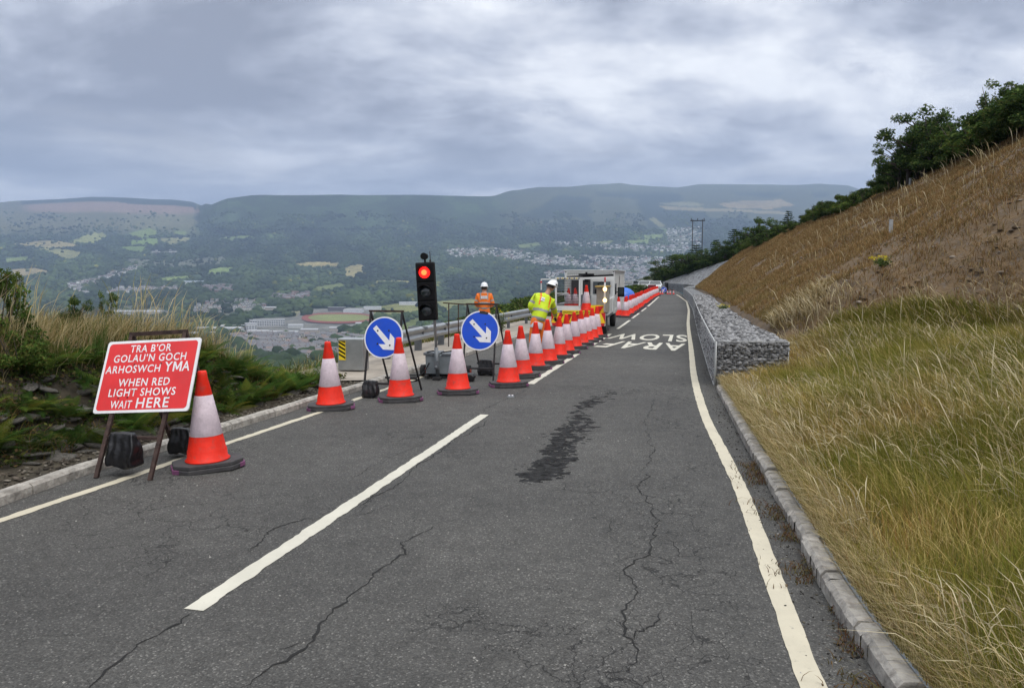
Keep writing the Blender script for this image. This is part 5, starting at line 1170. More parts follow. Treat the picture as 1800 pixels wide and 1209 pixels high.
def hand(J, E, wrist, d, side, palm_n, pre, curl=.5, s=1.0):
    """palm and five fingers hung on the wrist joint; d: pointing direction, side: towards the thumb"""
    d = Vector(d).normalized(); side = (Vector(side)-d*Vector(side).dot(d)).normalized(); nn = d.cross(side); nn = nn if nn.dot(Vector(palm_n)) > 0 else -nn
    wv = Vector(J[wrist][:3]); pc = wv+d*.045*s; J[pre+'palm'] = (*pc, (.036*s, .020*s)); E.append((wrist, pre+'palm'))
    for i, (off, ln) in enumerate(((.030, .075), (.010, .084), (-.010, .078), (-.030, .062))):
        k = wv+d*.085*s+side*off*s; J[pre+'k%d' % i] = (*k, .0105*s); E.append((pre+'palm', pre+'k%d' % i))
        m = k+(d*(1-curl*.5)+nn*curl*.7)*ln*.5*s; J[pre+'m%d' % i] = (*m, .0095*s); E.append((pre+'k%d' % i, pre+'m%d' % i))
        e = m+(d*(1-curl*1.3)+nn*curl*1.3)*ln*.5*s; J[pre+'e%d' % i] = (*e, .0085*s); E.append((pre+'m%d' % i, pre+'e%d' % i))
    k = wv+d*.035*s+side*.035*s; J[pre+'t0'] = (*k, .013*s); E.append((pre+'palm', pre+'t0')); m = k+(d*.5+side*.7+nn*.3)*.038*s; J[pre+'t1'] = (*m, .0105*s); E.append((pre+'t0', pre+'t1'))
    e = m+(d*.7+side*.2+nn*.6)*.03*s; J[pre+'t2'] = (*e, .009*s); E.append((pre+'t1', pre+'t2'))
def person(loc, label, B_, face, jacket_m, trouser_m, tape_bands=True, tee=True, hood=False, stripe_m=None, hand_dirs=None, gloves=True, zoff=0):
    """B_: body joints relative to loc; face: unit vector the head looks at"""
    t = empty('person', loc, 0, label, 'person')
    fz = Vector(face).normalized(); hd_ = Vector(B_['head']); nk = Vector(B_['neck']); up_ = (hd_-nk).normalized(); rt_ = fz.cross(up_).normalized()
    J = {'pelvis': (*B_['pelvis'], (.15, .11)), 'waist': (*B_['waist'], (.145, .105)), 'chest': (*B_['chest'], (.165, .115)), 'uchest': (*B_['uchest'], (.13, .095)), 'neck': (*B_['neck'], .055), 'head': (*hd_, (.078, .092)), 'crown': (*(hd_+up_*.09), (.07, .082))}
    E = [('pelvis', 'waist'), ('waist', 'chest'), ('chest', 'uchest'), ('uchest', 'neck'), ('neck', 'head'), ('head', 'crown')]
    for s in 'lr':
        J['sh'+s] = (*B_['sh'+s], .062); J['el'+s] = (*B_['el'+s], .045); J['wr'+s] = (*B_['wr'+s], .029)
        J['hip'+s] = (*B_['hip'+s], .10); J['kn'+s] = (*B_['kn'+s], .065); J['an'+s] = (*B_['an'+s], .042); a = Vector(B_['an'+s]); J['to'+s] = (*(a+Vector(B_['toe'+s])*.19+Vector((0, 0, -.035))), .036)
        E += [('uchest', 'sh'+s), ('sh'+s, 'el'+s), ('el'+s, 'wr'+s), ('pelvis', 'hip'+s), ('hip'+s, 'kn'+s), ('kn'+s, 'an'+s), ('an'+s, 'to'+s)]
        hdir, hside, hn = hand_dirs[s]; hand(J, E, 'wr'+s, hdir, hside, hn, 'h'+s, .75)
    # face: nose, chin, brow, ears
    J['nose'] = (*(hd_+fz*.115-up_*.005), .014); J['chin'] = (*(hd_+fz*.065-up_*.095), .032); E += [('head', 'nose'), ('head', 'chin')]
    for k, s in (('l', -1), ('r', 1)): J['ear'+k] = (*(hd_+rt_*s*.10), .016); E.append(('head', 'ear'+k))
    hl = Vector(B_['head'])
    def cls(c):
        if gloves:
            for s in 'lr':
                if (c-Vector(B_['wr'+s])).length < .24 and (c-Vector(B_['wr'+s])).dot(Vector(hand_dirs[s][0]).normalized()) > .005: return 1
        return 0
    body = skin('body', J, E, 'pelvis', 2, [M_skin, M_glove], t, cls)
    # eyes, mouth on the face
    mb = MB()
    for s in (-1, 1): mb.lathe([(0, -.012), (.009, -.006), (.012, 0), (.009, .006), (0, .012)], 8, T=Matrix.Translation(hd_+fz*.088+rt_*s*.032+up_*.018))
    mb.build('eyes', M_hair, t)
    MB().tube([tuple(hd_+fz*.090+rt_*-.022-up_*.045), tuple(hd_+fz*.096-up_*.047), tuple(hd_+fz*.090+rt_*.022-up_*.045)], .005, 6).build('mouth', mat('lips', (.35, .12, .10), .6), t)
    # hair below the helmet
    Hm = Matrix((rt_, fz, up_)).transposed().to_4x4(); Hm.translation = hd_
    mb = MB(); prof = [(.100, -.03), (.104, .02), (.10, .06), (.08, .10), (0, .13)]; mb.lathe(prof, 24, T=Hm @ Matrix.Translation((0, -.012, .0)) @ Matrix.Diagonal((.90, 1.0, 1, 1))); mb.build('hair', M_hair, t)
    # helmet: dome, ridge, brim, strap
    hm = MB(); hm.lathe([(.150, .045), (.153, .052), (.126, .062), (.124, .09), (.112, .135), (.085, .172), (.045, .193), (0, .198)], 32, T=Hm @ Matrix.Diagonal((.92, 1.06, 1, 1)))
    hm.tube([(0, -.11, .10), (0, -.075, .165), (0, 0, .198), (0, .075, .168), (0, .11, .11)], .014, 8, T=Hm)
    V = [(x*.14, .07+.10*math.sqrt(max(0, 1-x*x)), .05) for x in np.linspace(-1, 1, 13)]+[(x*.13, .05, .058) for x in np.linspace(-1, 1, 13)]
    hm.add(V, [(k, k+1, 14+k, 13+k) for k in range(12)], 0, T=Hm, sm=True); ho = hm.build('helmet', M_helm, t)
    MB().add([(.118, -.03, .075), (.118, .01, .075), (.122, -.01, .115)], [(0, 1, 2)], 0, T=Hm).box((.12, -.01, .085), (.01, .04, .03), T=Hm).build('helmet_clip', M_black, ho)
    # jacket
    JJ = {'hem': (*(Vector(B_['pelvis'])+(Vector(B_['pelvis'])-Vector(B_['waist']))*(.12 if tee else .42)), (.215, .165)), 'waist': (*B_['waist'], (.195, .15)), 'chest': (*B_['chest'], (.215, .155)), 'uchest': (*B_['uchest'], (.165, .125)), 'collar': (*(Vector(B_['neck'])+(Vector(B_['uchest'])-Vector(B_['neck']))*.35), .075)}
    EE = [('hem', 'waist'), ('waist', 'chest'), ('chest', 'uchest'), ('uchest', 'collar')]
    for s in 'lr':
        w_ = Vector(B_['wr'+s]); e_ = Vector(B_['el'+s]); JJ['sh'+s] = (*B_['sh'+s], .090); JJ['el'+s] = (*e_, .076); JJ['wr'+s] = (*(w_+(e_-w_)*.12), .056); EE += [('uchest', 'sh'+s), ('sh'+s, 'el'+s), ('el'+s, 'wr'+s)]
    segs = [('hem', 'waist', [(.30, .62, 1)] if tee else [(.35, .62, 1)], .2), ('waist', 'chest', [(.15, .42, 1)], .2), ('chest', 'uchest', [], .2)]
    for s in 'lr': segs += [('sh'+s, 'el'+s, [(.50, .68, 1)], .085), ('el'+s, 'wr'+s, [(.28, .48, 1)], .07)]
    ch = Vector(B_['chest']); uc = Vector(B_['uchest']); rsh = (Vector(B_['shr'])-Vector(B_['shl'])).normalized(); bup = (uc-ch).normalized()
    def extra(c):
        q = c-uc; a = q.dot(rsh); h = (c-Vector(B_['waist'])).dot(bup)
        if .095 < abs(a) < .135 and h > .16: return 2
        return 0
    jk = skin('jacket', JJ, EE, 'chest', 4, [jacket_m, M_tape, stripe_m or M_tape], t, band_classifier(JJ, segs, extra))
    back = -fz if False else None
    bk = rsh.cross(bup).normalized(); 
    if bk.dot(Vector((0, -1, 0))) < 0: bk = -bk
    pc = uc*.55+ch*.45+bk*.158
    Bm = Matrix((rsh, bup, bk)).transposed().to_4x4(); Bm.translation = pc
    MB().box((0, -.005, 0), (.20, .09, .014), T=Bm).build('back_patch', M_white, jk)
    mb = MB()
    for k in range(9): mb.box((-.072+k*.018, -.005, .0085), (.010, .024+.010*(k % 3), .002), T=Bm)
    mb.build('patch_print', M_tape, jk)
    # trousers
    TT_ = {'top': (*B_['waist'], (.15, .12)), 'pelvis': (*B_['pelvis'], (.175, .14))}; ET = [('top', 'pelvis')]
    for s in 'lr':
        a = Vector(B_['an'+s]); k_ = Vector(B_['kn'+s]); TT_['hip'+s] = (*B_['hip'+s], .118); TT_['kn'+s] = (*k_, .098); TT_['cuff'+s] = (*(a+(k_-a)*.10), .086); ET += [('pelvis', 'hip'+s), ('hip'+s, 'kn'+s), ('kn'+s, 'cuff'+s)]
    sg = [('top', 'pelvis', [], .17)]
    for s in 'lr': sg += [('hip'+s, 'kn'+s, [], .11), ('kn'+s, 'cuff'+s, [(.12, .28, 1), (.62, .78, 1)], .1)]
    skin('trousers', TT_, ET, 'pelvis', 3, [trouser_m, M_tape], t, band_classifier(TT_, sg))
    for s in 'lr':
        a = Vector(B_['an'+s]); d = Vector(B_['toe'+s]).normalized()
        bt = {'top': (*(a+Vector((0, 0, .10))), .060), 'ankle': (*a, .055), 'heel': (*(a-d*.05+Vector((0, 0, -.045))), .045), 'ball': (*(a+d*.12+Vector((0, 0, -.05))), (.052, .04)), 'toe': (*(a+d*.20+Vector((0, 0, -.055))), (.045, .035))}
        skin('boot', bt, [('top', 'ankle'), ('ankle', 'heel'), ('ankle', 'ball'), ('ball', 'toe')], 'ankle', 2, [M_boot], t)
    if tee:
        pv = Vector(B_['pelvis']); ax = (Vector(B_['waist'])-pv).normalized(); TM = Matrix.Translation(pv-ax*.12) @ ax.to_track_quat('Z', 'Y').to_matrix().to_4x4() @ Matrix.Diagonal((1.15, .90, 1, 1))
        MB().lathe([(.145, -.03), (.152, .0), (.150, .08), (.14, .12)], 28, T=TM).build('shirt_tail', M_tee, t)
    return t
# yellow jacket worker leaning to the cone he holds
g = G(940, 631); Lc = Vector((g[0], g[1], 0))
def rel(u, v, Y): p = P(u, v, Y); return tuple(p-Lc)
Yw = Lc.y
BB = dict(pelvis=rel(944.5, 566.5, Yw), waist=rel(948.5, 552, Yw+.03), chest=rel(952.5, 536, Yw+.10), uchest=rel(956, 525, Yw+.16), neck=rel(963, 514, Yw+.22), head=rel(968.5, 504.5, Yw+.28),
  shl=rel(942, 521, Yw+.10), shr=rel(969, 530, Yw+.18), ell=rel(931.5, 539, Yw+.02), elr=rel(974.5, 546, Yw+.38), wrl=rel(939, 553, Yw+.22), wrr=rel(976.5, 558, Yw+.62),
  hipl=rel(939.5, 571, Yw), hipr=rel(950.5, 571, Yw+.02), knl=rel(936.5, 600, Yw-.02), knr=rel(954, 600, Yw+.10), anl=(-.05, -.05, .09), anr=(.20, .16, .09), toel=(.15, 1, 0), toer=(.35, 1, 0))
person(Lc, 'worker in yellow jacket, orange trousers and white helmet bending to hold a cone', BB, (.55, .75, -.25), M_hiv, M_hior, stripe_m=M_hior, hand_dirs={'l': ((.5, .5, -.4), (0, .3, .8), (1, 0, 0)), 'r': ((.1, .35, -.9), (-.9, .2, 0), (.2, 1, -.2))})
# orange jacket worker beyond the barrier, seen from behind
Yo = 23.6; Lc = Vector(P(851.5, 590, Yo)); Lc.z = -.06
BB = dict(pelvis=(0, 0, .93), waist=(0, .0, 1.08), chest=(0, .01, 1.26), uchest=(0, .01, 1.38), neck=(0, .03, 1.475), head=(0, .05, 1.60),
  shl=(-.19, .01, 1.38), shr=(.19, .01, 1.38), ell=(-.27, .02, 1.10), elr=(.27, .02, 1.10), wrl=(-.17, .22, 1.0), wrr=(.17, .22, 1.0),
  hipl=(-.09, 0, .88), hipr=(.09, 0, .88), knl=(-.11, .02, .48), knr=(.11, .02, .48), anl=(-.13, 0, .09), anr=(.13, 0, .09), toel=(-.15, 1, 0), toer=(.15, 1, 0))
person(Lc, 'worker in orange jacket and white helmet seen from behind beyond the crash barrier', BB, (0, 1, -.12), M_hior, M_hior, stripe_m=M_tape, tee=False, gloves=False, hand_dirs={'l': ((.7, .5, -.1), (0, .3, .8), (0, 1, 0)), 'r': ((-.7, .5, -.1), (0, .3, .8), (0, 1, 0))})

# ------------------------------------------------------------------ grass
def blades(name, Pb, H, Wd, az, lean, C0, C1, label=None, kind='stuff', seedhead=None, cat=None, parent=None):
    n = len(Pb); r = np.random.default_rng(n); ts = [0, .38, .74, 1.0]; sa = r.uniform(0, 2*PI, n); sx, sy = np.cos(sa), np.sin(sa)
    V = np.zeros((n, 7, 3)); Cc = np.zeros((n, 7, 3)); wk = [1, .8, .5]
    if seedhead is not None: wk = [.8, .6, 1.0]
    for i, t in enumerate(ts):
        c = Pb.copy(); c[:, 0] += np.cos(az)*lean*H*t**2; c[:, 1] += np.sin(az)*lean*H*t**2; c[:, 2] += H*(t-.42*lean*t**3)
        if seedhead is not None and i == 3: c[:, 0] += np.cos(az)*.03; c[:, 2] -= .015
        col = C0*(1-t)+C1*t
        if i < 3:
            wv = (Wd*wk[i]/2)[:, None]*np.stack([sx, sy, 0*sx], 1)
            if seedhead is not None and i == 2: wv = wv*seedhead
            V[:, 2*i] = c-wv; V[:, 2*i+1] = c+wv; Cc[:, 2*i] = col; Cc[:, 2*i+1] = col
        else: V[:, 6] = c; Cc[:, 6] = col
    b = (np.arange(n)*7)[:, None]; Q = np.concatenate([b+np.array([[0, 1, 3, 2]]), b+np.array([[2, 3, 5, 4]])]); T_ = b+np.array([[4, 5, 6]])
    o = np_obj(name, V, Q, T_, M_grass, col=Cc, parent=parent)
    return tag(o, label, cat, None, kind)
def pick(r, n, pal, wts, jit=.2):
    pal = np.array(pal); i = r.choice(len(pal), n, p=np.array(wts)/sum(wts)); return pal[i]*r.uniform(1-jit, 1+jit, (n, 1))
r = np.random.default_rng(303)
GRN = (.105, .125, .028); OLV = (.20, .175, .055); STR = (.50, .415, .235); BRN = (.26, .165, .075); PAL = (.62, .54, .36)
def sample_right(n, y0, y1, o0, o1, p=1.0, dens=None):
    y = y0+(y1-y0)*r.random(n)**p; mx = o1(y) if callable(o1) else o1; o = o0+(mx-o0)*r.random(n); x = XK(y)+o
    if dens is not None: k = r.random(n) < dens(x, y, o); x, y, o = x[k], y[k], o[k]
    return x, y, o
def ofcut(y): return ofoot(y)+.4
# lush verge beside the right kerb
x, y, o = sample_right(230000, 1.8, 14.5, .15, lambda y: np.minimum(ofoot(y)+.2+.9*fbm(y, y*0, .8, 70), 2.4+.62*y), 1.15, lambda x, y, o: (y < 12.9-.1) | (o > 1.25))
n = len(x); g_ = fbm(x, y, .8, 71); st = fbm(x, y, 2.5, 72)
Hh = (.10+.34*r.random(n)**1.4)*(.6+.8*st)*(.6+.4*smooth(o, .2, 1.0)); Pb = np.stack([x, y, zright(x, y)-.01], 1)
green = smooth(g_+.22*(r.random(n)-.5)+.10*smooth(o, 1, 4), .30, .58)[:, None]
dry = pick(r, n, [OLV, STR, BRN], [3, 2.0, 1.5]); wet = pick(r, n, [GRN, (.15, .16, .035), OLV, STR], [4, 3, 2, .6]); C_ = dry*(1-green)+wet*green
az = 2.6+2.6*(fbm(x, y, .5, 73)-.5)*2+r.normal(0, .8, n)
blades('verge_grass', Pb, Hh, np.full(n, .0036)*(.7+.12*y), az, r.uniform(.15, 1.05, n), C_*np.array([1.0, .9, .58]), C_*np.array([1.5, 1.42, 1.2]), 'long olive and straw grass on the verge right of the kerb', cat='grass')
x, y, o = sample_right(34000, 1.8, 12.7, .11, .42, 1.0, lambda x, y, o: r.random(len(x)) < .35+1.1*fbm(x, y, 2.1, 79))
n = len(x); C_ = pick(r, n, [STR, BRN, OLV], [3, 1, 2]); blades('kerb_edge_grass', np.stack([x, y, zright(x, y)-.01], 1), r.uniform(.05, .28, n), np.full(n, .0035)*(.7+.12*y), 3.1+r.normal(0, .9, n), r.uniform(.3, 1.1, n), C_*.75, C_*1.2, 'straw coloured grass spilling over the right kerb', cat='grass')
# seeded stems, nodding
x, y, o = sample_right(15000, 2.0, 16, .2, lambda y: np.minimum(ofoot(y)+1.2+0*y, 2.4+.62*y), 1.1, lambda x, y, o: ((y < 12.8) | (o > 1.3)) & (fbm(x, y, .7, 75) > .38))
n = len(x); Pb = np.stack([x, y, zright(x, y)], 1); C_ = pick(r, n, [STR, PAL, (.40, .30, .16)], [3, 3, 2])
blades('seeded_grass', Pb, r.uniform(.22, .50, n), np.full(n, .0030)*(.7+.10*y), 2.7+r.normal(0, 1.1, n), r.uniform(.2, 1.1, n), C_*.75, C_, 'pale seeded grass stems standing over the right verge', seedhead=2.1, cat='grass')
x, y, o = sample_right(220, 3, 16, 1.2, lambda y: np.minimum(ofoot(y)+.5+0*y, 2.4+.62*y), 1.0, lambda x, y, o: ((y < 12.8) | (o > 1.5)))
n = len(x); Pb = np.stack([x, y, zright(x, y)], 1); C_ = pick(r, n, [PAL, STR], [3, 2])
blades('tall_grass', Pb, r.uniform(.6, 1.1, n), np.full(n, .0042)*(.7+.08*y), 2.4+r.normal(0, 1.2, n), r.uniform(.15, .8, n), C_*.8, C_, 'tall pale grass stalks arching over the right verge', seedhead=2.0, cat='grass')
# hillside
def hilldens(x, y, o): return (o > ofoot(y)-.6) & (fbm(x, y, .9, 81)+.35*(fbm(x, y, 3.3, 83)-.5)-.05*smooth(o/otop(y), .4, .8) > .40-.16*(r.random(len(x)) < .45)) & ((y < 12.8) | (o > 1.3))
x, y, o = sample_right(420000, 4, 78, .5, lambda y: otop(y)+.6, 1.55, hilldens)
n = len(x); Pb = np.stack([x, y, zright(x, y)-.02], 1); D_ = np.hypot(x, y); g_ = fbm(x, y, .5, 82)
C_ = pick(r, n, [(.23, .135, .058), (.28, .18, .08), (.40, .31, .16), (.15, .115, .045)], [3.2, 3.2, 1.3, 1.8]); gm = (smooth(g_, .50, .64)*smooth(ofoot(y)+2.5-o, 0, 2))[:, None]; C_ = C_*(1-.45*gm)+np.array([.19, .16, .055])*.45*gm
az = r.uniform(0, 6.28, n)
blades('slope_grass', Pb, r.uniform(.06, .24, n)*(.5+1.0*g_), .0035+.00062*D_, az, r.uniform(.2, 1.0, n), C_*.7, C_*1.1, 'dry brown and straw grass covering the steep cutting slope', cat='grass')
x, y, o = sample_right(650, 8, 40, 3, lambda y: otop(y), 1.3, lambda x, y, o: (o > ofoot(y)-.8) & (fbm(x, y, .6, 85) > .42))
n = len(x); Pb = np.stack([x, y, zright(x, y)], 1); C_ = pick(r, n, [STR, PAL, BRN], [3, 2, 1])
blades('tall_grass', Pb, r.uniform(.4, .9, n), .0035+.0003*np.hypot(x, y), 2.8+r.normal(0, 1, n), r.uniform(.1, .6, n), C_*.8, C_, 'pale tall stalks dotted over the cutting slope', seedhead=1.8, cat='grass')
# earth clods, slate chips and dead tufts showing through on the slope
def stones(name, n, fn, smin, smax, cols, label, parent=None, kind='stuff', flat=.5):
    vs_, F0 = rock_variants(5); Pn = np.array([fn() for _ in range(n)]); r_ = np.random.default_rng(n); S_ = r_.uniform(smin, smax, (n, 1))*np.stack([r_.uniform(.8, 1.5, n), r_.uniform(.6, 1.1, n), r_.uniform(.3, .7, n)*flat*2], 1)
    C_ = pick(r_, n, cols, [1]*len(cols), .3); Vs = []; Fs = []; Cs = []; off = 0
    for k in range(5):
        m = np.arange(n) % 5 == k; V, F = scatter(vs_[k], F0, Pn[m], S_[m], r_.uniform(0, 6.28, m.sum()), .15, k); Vs.append(V); Fs.append(F+off); off += len(V); Cs.append(np.repeat(C_[m], len(vs_[k]), 0))
    return tag(np_obj(name, np.concatenate(Vs), None, np.concatenate(Fs), M_rockc, col=np.concatenate(Cs), parent=parent), label, 'stones', None, kind)
def slope_pt():
    while True:
        y = 7+38*random.random()**1.2; o = random.uniform(float(ofoot(y))+.3, float(otop(y))-.5); x = float(XK(y))+o
        if float(fbm(x, y, .9, 81)) < .47 or random.random() < .05: return (x, y, float(zright(x, y))+.01)
stones('slope_stones', 3000, slope_pt, .02, .07, [(.10, .075, .05), (.16, .12, .085), (.22, .19, .16)], 'dark earth clods and slate chips on the brown slope')
# dead creeping weed along the right kerb and grit in the gutter
y = 2.2+r.random(2600)**1.1*5.2; x = XK(y)-np.abs(r.normal(0, .13, 2600))+.02; k = fbm(x, y, 2.2, 88) > .42; x, y = x[k], y[k]; n = len(x)
C_ = pick(r, n, [(.10, .05, .03), (.14, .09, .04), (.07, .06, .02), (.16, .14, .05)], [3, 3, 2, 1])
blades('gutter_weed', np.stack([x, y, np.full(n, .006)], 1), r.uniform(.02, .09, n), np.full(n, .006), r.uniform(0, 6.28, n), r.uniform(.8, 1.6, n), C_, C_*1.2, 'reddish brown creeping weed in the right gutter', cat='weed')
def gut():
    y = 2+14*random.random(); return (float(XK(y))-abs(random.gauss(0, .12)), y, .004)
stones('gutter_grit', 700, gut, .004, .011, [(.05, .045, .04), (.10, .09, .07), (.03, .028, .026)], 'dark grit and leaf litter gathered in the right gutter')
def lgut():
    y = 4+10*random.random(); return (float(XLk(y))-random.uniform(.14, .7), y, float(zleft(float(XLk(y))-.3, y))+.015)
stones('bank_gravel', 1500, lgut, .010, .028, [(.10, .085, .07), (.20, .18, .15), (.055, .048, .04)], 'loose slate gravel at the foot of the left bank')

# left bank: grass on the crest, stones, ferns
def bl(n, y0, y1, o0, o1, p=1.0, dens=None):
    y = y0+(y1-y0)*r.random(n)**p; o = o0+(o1-o0)*r.random(n); x = XLk(y)-o
    if dens is not None: k = r.random(n) < dens(x, y, o); x, y, o = x[k], y[k], o[k]
    return x, y, o
x, y, o = bl(60000, 3, 13.8, 1.35, 6.5, 1, lambda x, y, o: smooth(o, 1.3, 1.9)*(.5+.5*(fbm(x, y, .8, 93) > .4)))
n = len(x); Pb = np.stack([x, y, zleft(x, y)-.02], 1); C_ = pick(r, n, [(.40, .30, .15), STR, OLV, (.10, .12, .035)], [3, 3, 2, 2])
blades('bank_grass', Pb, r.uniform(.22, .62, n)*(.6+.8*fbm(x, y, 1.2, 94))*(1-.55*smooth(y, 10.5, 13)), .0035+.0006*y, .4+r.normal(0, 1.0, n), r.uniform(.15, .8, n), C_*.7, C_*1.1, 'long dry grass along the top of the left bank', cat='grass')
x, y, o = bl(9000, 3, 13.5, .6, 1.7, 1, lambda x, y, o: fbm(x, y, 1.5, 95) > .5)
n = len(x); Pb = np.stack([x, y, zleft(x, y)-.01], 1); C_ = pick(r, n, [(.10, .13, .03), OLV, BRN], [3, 2, 2])
blades('bank_grass', Pb, r.uniform(.08, .3, n), np.full(n, .008), .3+r.normal(0, 1.2, n), r.uniform(.3, 1.0, n), C_*.7, C_, 'green and brown tufts on the face of the left bank', cat='grass')
x, y, o = bl(2300, 5, 12, 1.5, 4.6, 1, lambda x, y, o: fbm(x, y, .9, 96) > .42)
n = len(x); Pb = np.stack([x, y, zleft(x, y)], 1); C_ = pick(r, n, [PAL, STR, (.32, .33, .16)], [3, 3, 2])
blades('tall_grass', Pb, r.uniform(.55, 1.25, n)*(1-.3*smooth(y, 9.5, 11.5)), np.full(n, .006), .3+r.normal(0, 1.0, n), r.uniform(.08, .5, n), C_*.8, C_, 'tall pale grass stems against the valley on the left bank', seedhead=2.0, cat='grass')
x, y, o = bl(42000, 13, 50, 1.9, 13, 1.2)
n = len(x); Pb = np.stack([x, y, zleft(x, y)-.02], 1); C_ = pick(r, n, [STR, OLV, (.07, .095, .028)], [1.2, 3, 5])
blades('path_side_grass', Pb, r.uniform(.12, .5, n), .006+.0005*y, r.uniform(0, 6.28, n), r.uniform(.2, .8, n), C_*.7, C_, 'mixed grass growing behind the crash barrier', cat='grass')
rocks = []; vs_, F0 = rock_variants(5)
for k in range(5): o_ = np_obj('bank_stone', vs_[k]*1.0, None, F0, M_bankrock); rocks.append(o_)
rk_used = [False]*5
for i in range(190):
    y = random.uniform(5.0, 12.6); x = float(XLk(y))-random.uniform(.55, 1.45); k = i % 5
    c = rocks[k] if not rk_used[k] else rocks[k].copy()
    if rk_used[k]: link(c)
    rk_used[k] = True; c.location = (x, y, float(zleft(x, y))+random.uniform(-.01, .03)); s = random.uniform(.05, .15); c.scale = (s*random.uniform(1.1, 1.9), s, s*random.uniform(.30, .55)); c.rotation_euler = (random.uniform(-.3, .3), random.uniform(-.5, .1), random.uniform(0, 6))
    tag(c, 'dark weathered slab of the tumbled stone bank left of the road', 'rock', 'stones in the left bank')
V = []; nn_ = 26000; y = r.uniform(4, 13.2, nn_); o = r.uniform(.62, 2.3, nn_); k = fbm(XLk(y)-o, y, 1.8, 97)+.25*smooth(y, 7.5, 9)+.1*smooth(o, 1.1, 1.6) > .43; y, o = y[k], o[k]; x = XLk(y)-o; n = len(x)
c = np.stack([x, y, zleft(x, y)+r.uniform(.005, .13, n)], 1); d = r.normal(0, 1, (n, 3)); d[:, 2] *= .5; d /= np.linalg.norm(d, axis=1)[:, None]; e = np.cross(d, r.normal(0, 1, (n, 3))); e /= np.linalg.norm(e, axis=1)[:, None]; sz = r.uniform(.012, .034, (n, 1))
V = np.stack([c-d*sz, c+e*sz*.55, c+d*sz, c-e*sz*.55], 1); C_ = pick(r, n, [(.035, .055, .018), (.06, .085, .025), (.11, .12, .035), (.12, .08, .04), (.20, .15, .08)], [4, 4, 2, 1.5, 1], .3)
tag(np_obj('bank_weeds', V, np.arange(n*4).reshape(-1, 4), None, M_leaf, col=np.repeat(C_, 4, 0)), 'low leafy weeds and brambles matting the face of the left bank', 'weeds', None, 'stuff')
# ferns
def fern_mesh(seed, nf=13, ln=.62, npin=34):
    r_ = np.random.default_rng(seed); V = []; Q = []; C = []
    for f in range(nf):
        a = 2*PI*f/nf+r_.normal(0, .3); L_ = ln*r_.uniform(.7, 1.15); el = r_.uniform(.7, 1.35); bend = r_.uniform(.7, 1.5); pts = []; p = np.zeros(3); tint = np.array([.045, .095, .02])*r_.uniform(.6, 1.7)+np.array([.05, .02, 0])*r_.random()**3*2
        for k in range(npin+1):
            t = k/npin; e = el-bend*t; p = p+np.array([math.cos(a)*math.cos(e), math.sin(a)*math.cos(e), math.sin(e)])*L_/npin; pts.append(p.copy())
        sd_ = np.array([-math.sin(a), math.cos(a), 0])
        for k in range(3, npin):
            t = k/npin; pl_ = L_*.30*math.sin(PI*min(1, (t*.92+.10)))**.8*(1.05-t*.75)
            fwd = (pts[k+1]-pts[k-1]); fwd /= np.linalg.norm(fwd)
            for s in (-1, 1):
                d = sd_*s*.9+fwd*.35+np.array([0, 0, -.18]); d = d/np.linalg.norm(d); w2 = fwd*L_/npin*.27; b = len(V)
                for q, ww in ((0, .9), (.55, .75)):
                    c = pts[k]+d*pl_*q; V += [c-w2*ww, c+w2*ww]; C += [tint*.85]*2
                V.append(pts[k]+d*pl_+np.array([0, 0, -pl_*.12])); C.append(tint*1.15); Q += [(b, b+1, b+3, b+2)]; Q.append((b+2, b+3, b+4, b+4))
    V = np.array(V); q4 = [q for q in Q if q[2] != q[3]]; t3 = [q[:3] for q in Q if q[2] == q[3]]
    return V, q4, t3, np.array(C)
ferns = []
for k in range(4):
    V, q4, t3, C = fern_mesh(40+k); ferns.append(np_obj('fern', V, q4, t3, M_leaf, col=C))
fu = [False]*4
FP = [(6.9, .9), (6.3, 1.1), (7.3, .8), (7.6, 1.2), (5.6, .9), (5.3, 1.3), (8.6, .75), (9.0, 1.0), (9.3, .7), (9.7, 1.05), (10.0, .75), (10.3, 1.0), (10.6, .7), (10.9, 1.1), (11.2, .75), (11.5, 1.0), (11.8, .7), (9.2, 1.35), (9.8, 1.4), (10.5, 1.4), (11.2, 1.35), (8.2, 1.0), (12.0, 1.0), (4.9, .9), (12.3, .8), (8.5, 1.3), (8.4, .7), (8.8, 1.25), (9.1, .62), (9.5, 1.2), (9.9, .6), (10.1, 1.25), (10.4, .62), (10.75, .9), (11.0, .62), (11.3, 1.2), (11.6, .65), (12.1, 1.2), (9.4, 1.6), (10.2, 1.65), (11.0, 1.6), (7.0, 1.3), (6.0, .75), (7.9, .7)]
fr_ = random.Random(66)
for _ in range(34): FP.append((fr_.uniform(7.6, 12.6), fr_.uniform(.6, 1.7)))
for _ in range(12): FP.append((fr_.uniform(5.2, 7.4), fr_.uniform(.8, 1.7)))
for i, (y, o) in enumerate(FP):
    k = i % 4; x = float(XLk(y))-o; c = ferns[k] if not fu[k] else ferns[k].copy()
    if fu[k]: link(c)
    fu[k] = True; c.location = (x, y, float(zleft(x, y))-.02); s = random.uniform(.6, 1.0)*(.9 if y < 8 else 1.0); c.scale = (s, s, s); c.rotation_euler = (random.uniform(-.1, .2), random.uniform(.05, .4), random.uniform(0, 6.28))
    tag(c, 'green fern on the bank between red sign and concrete path' if y > 8 else 'green fern on the stony bank behind the red sign', 'fern', 'ferns right of the red sign' if y > 8 else 'ferns behind the red sign')

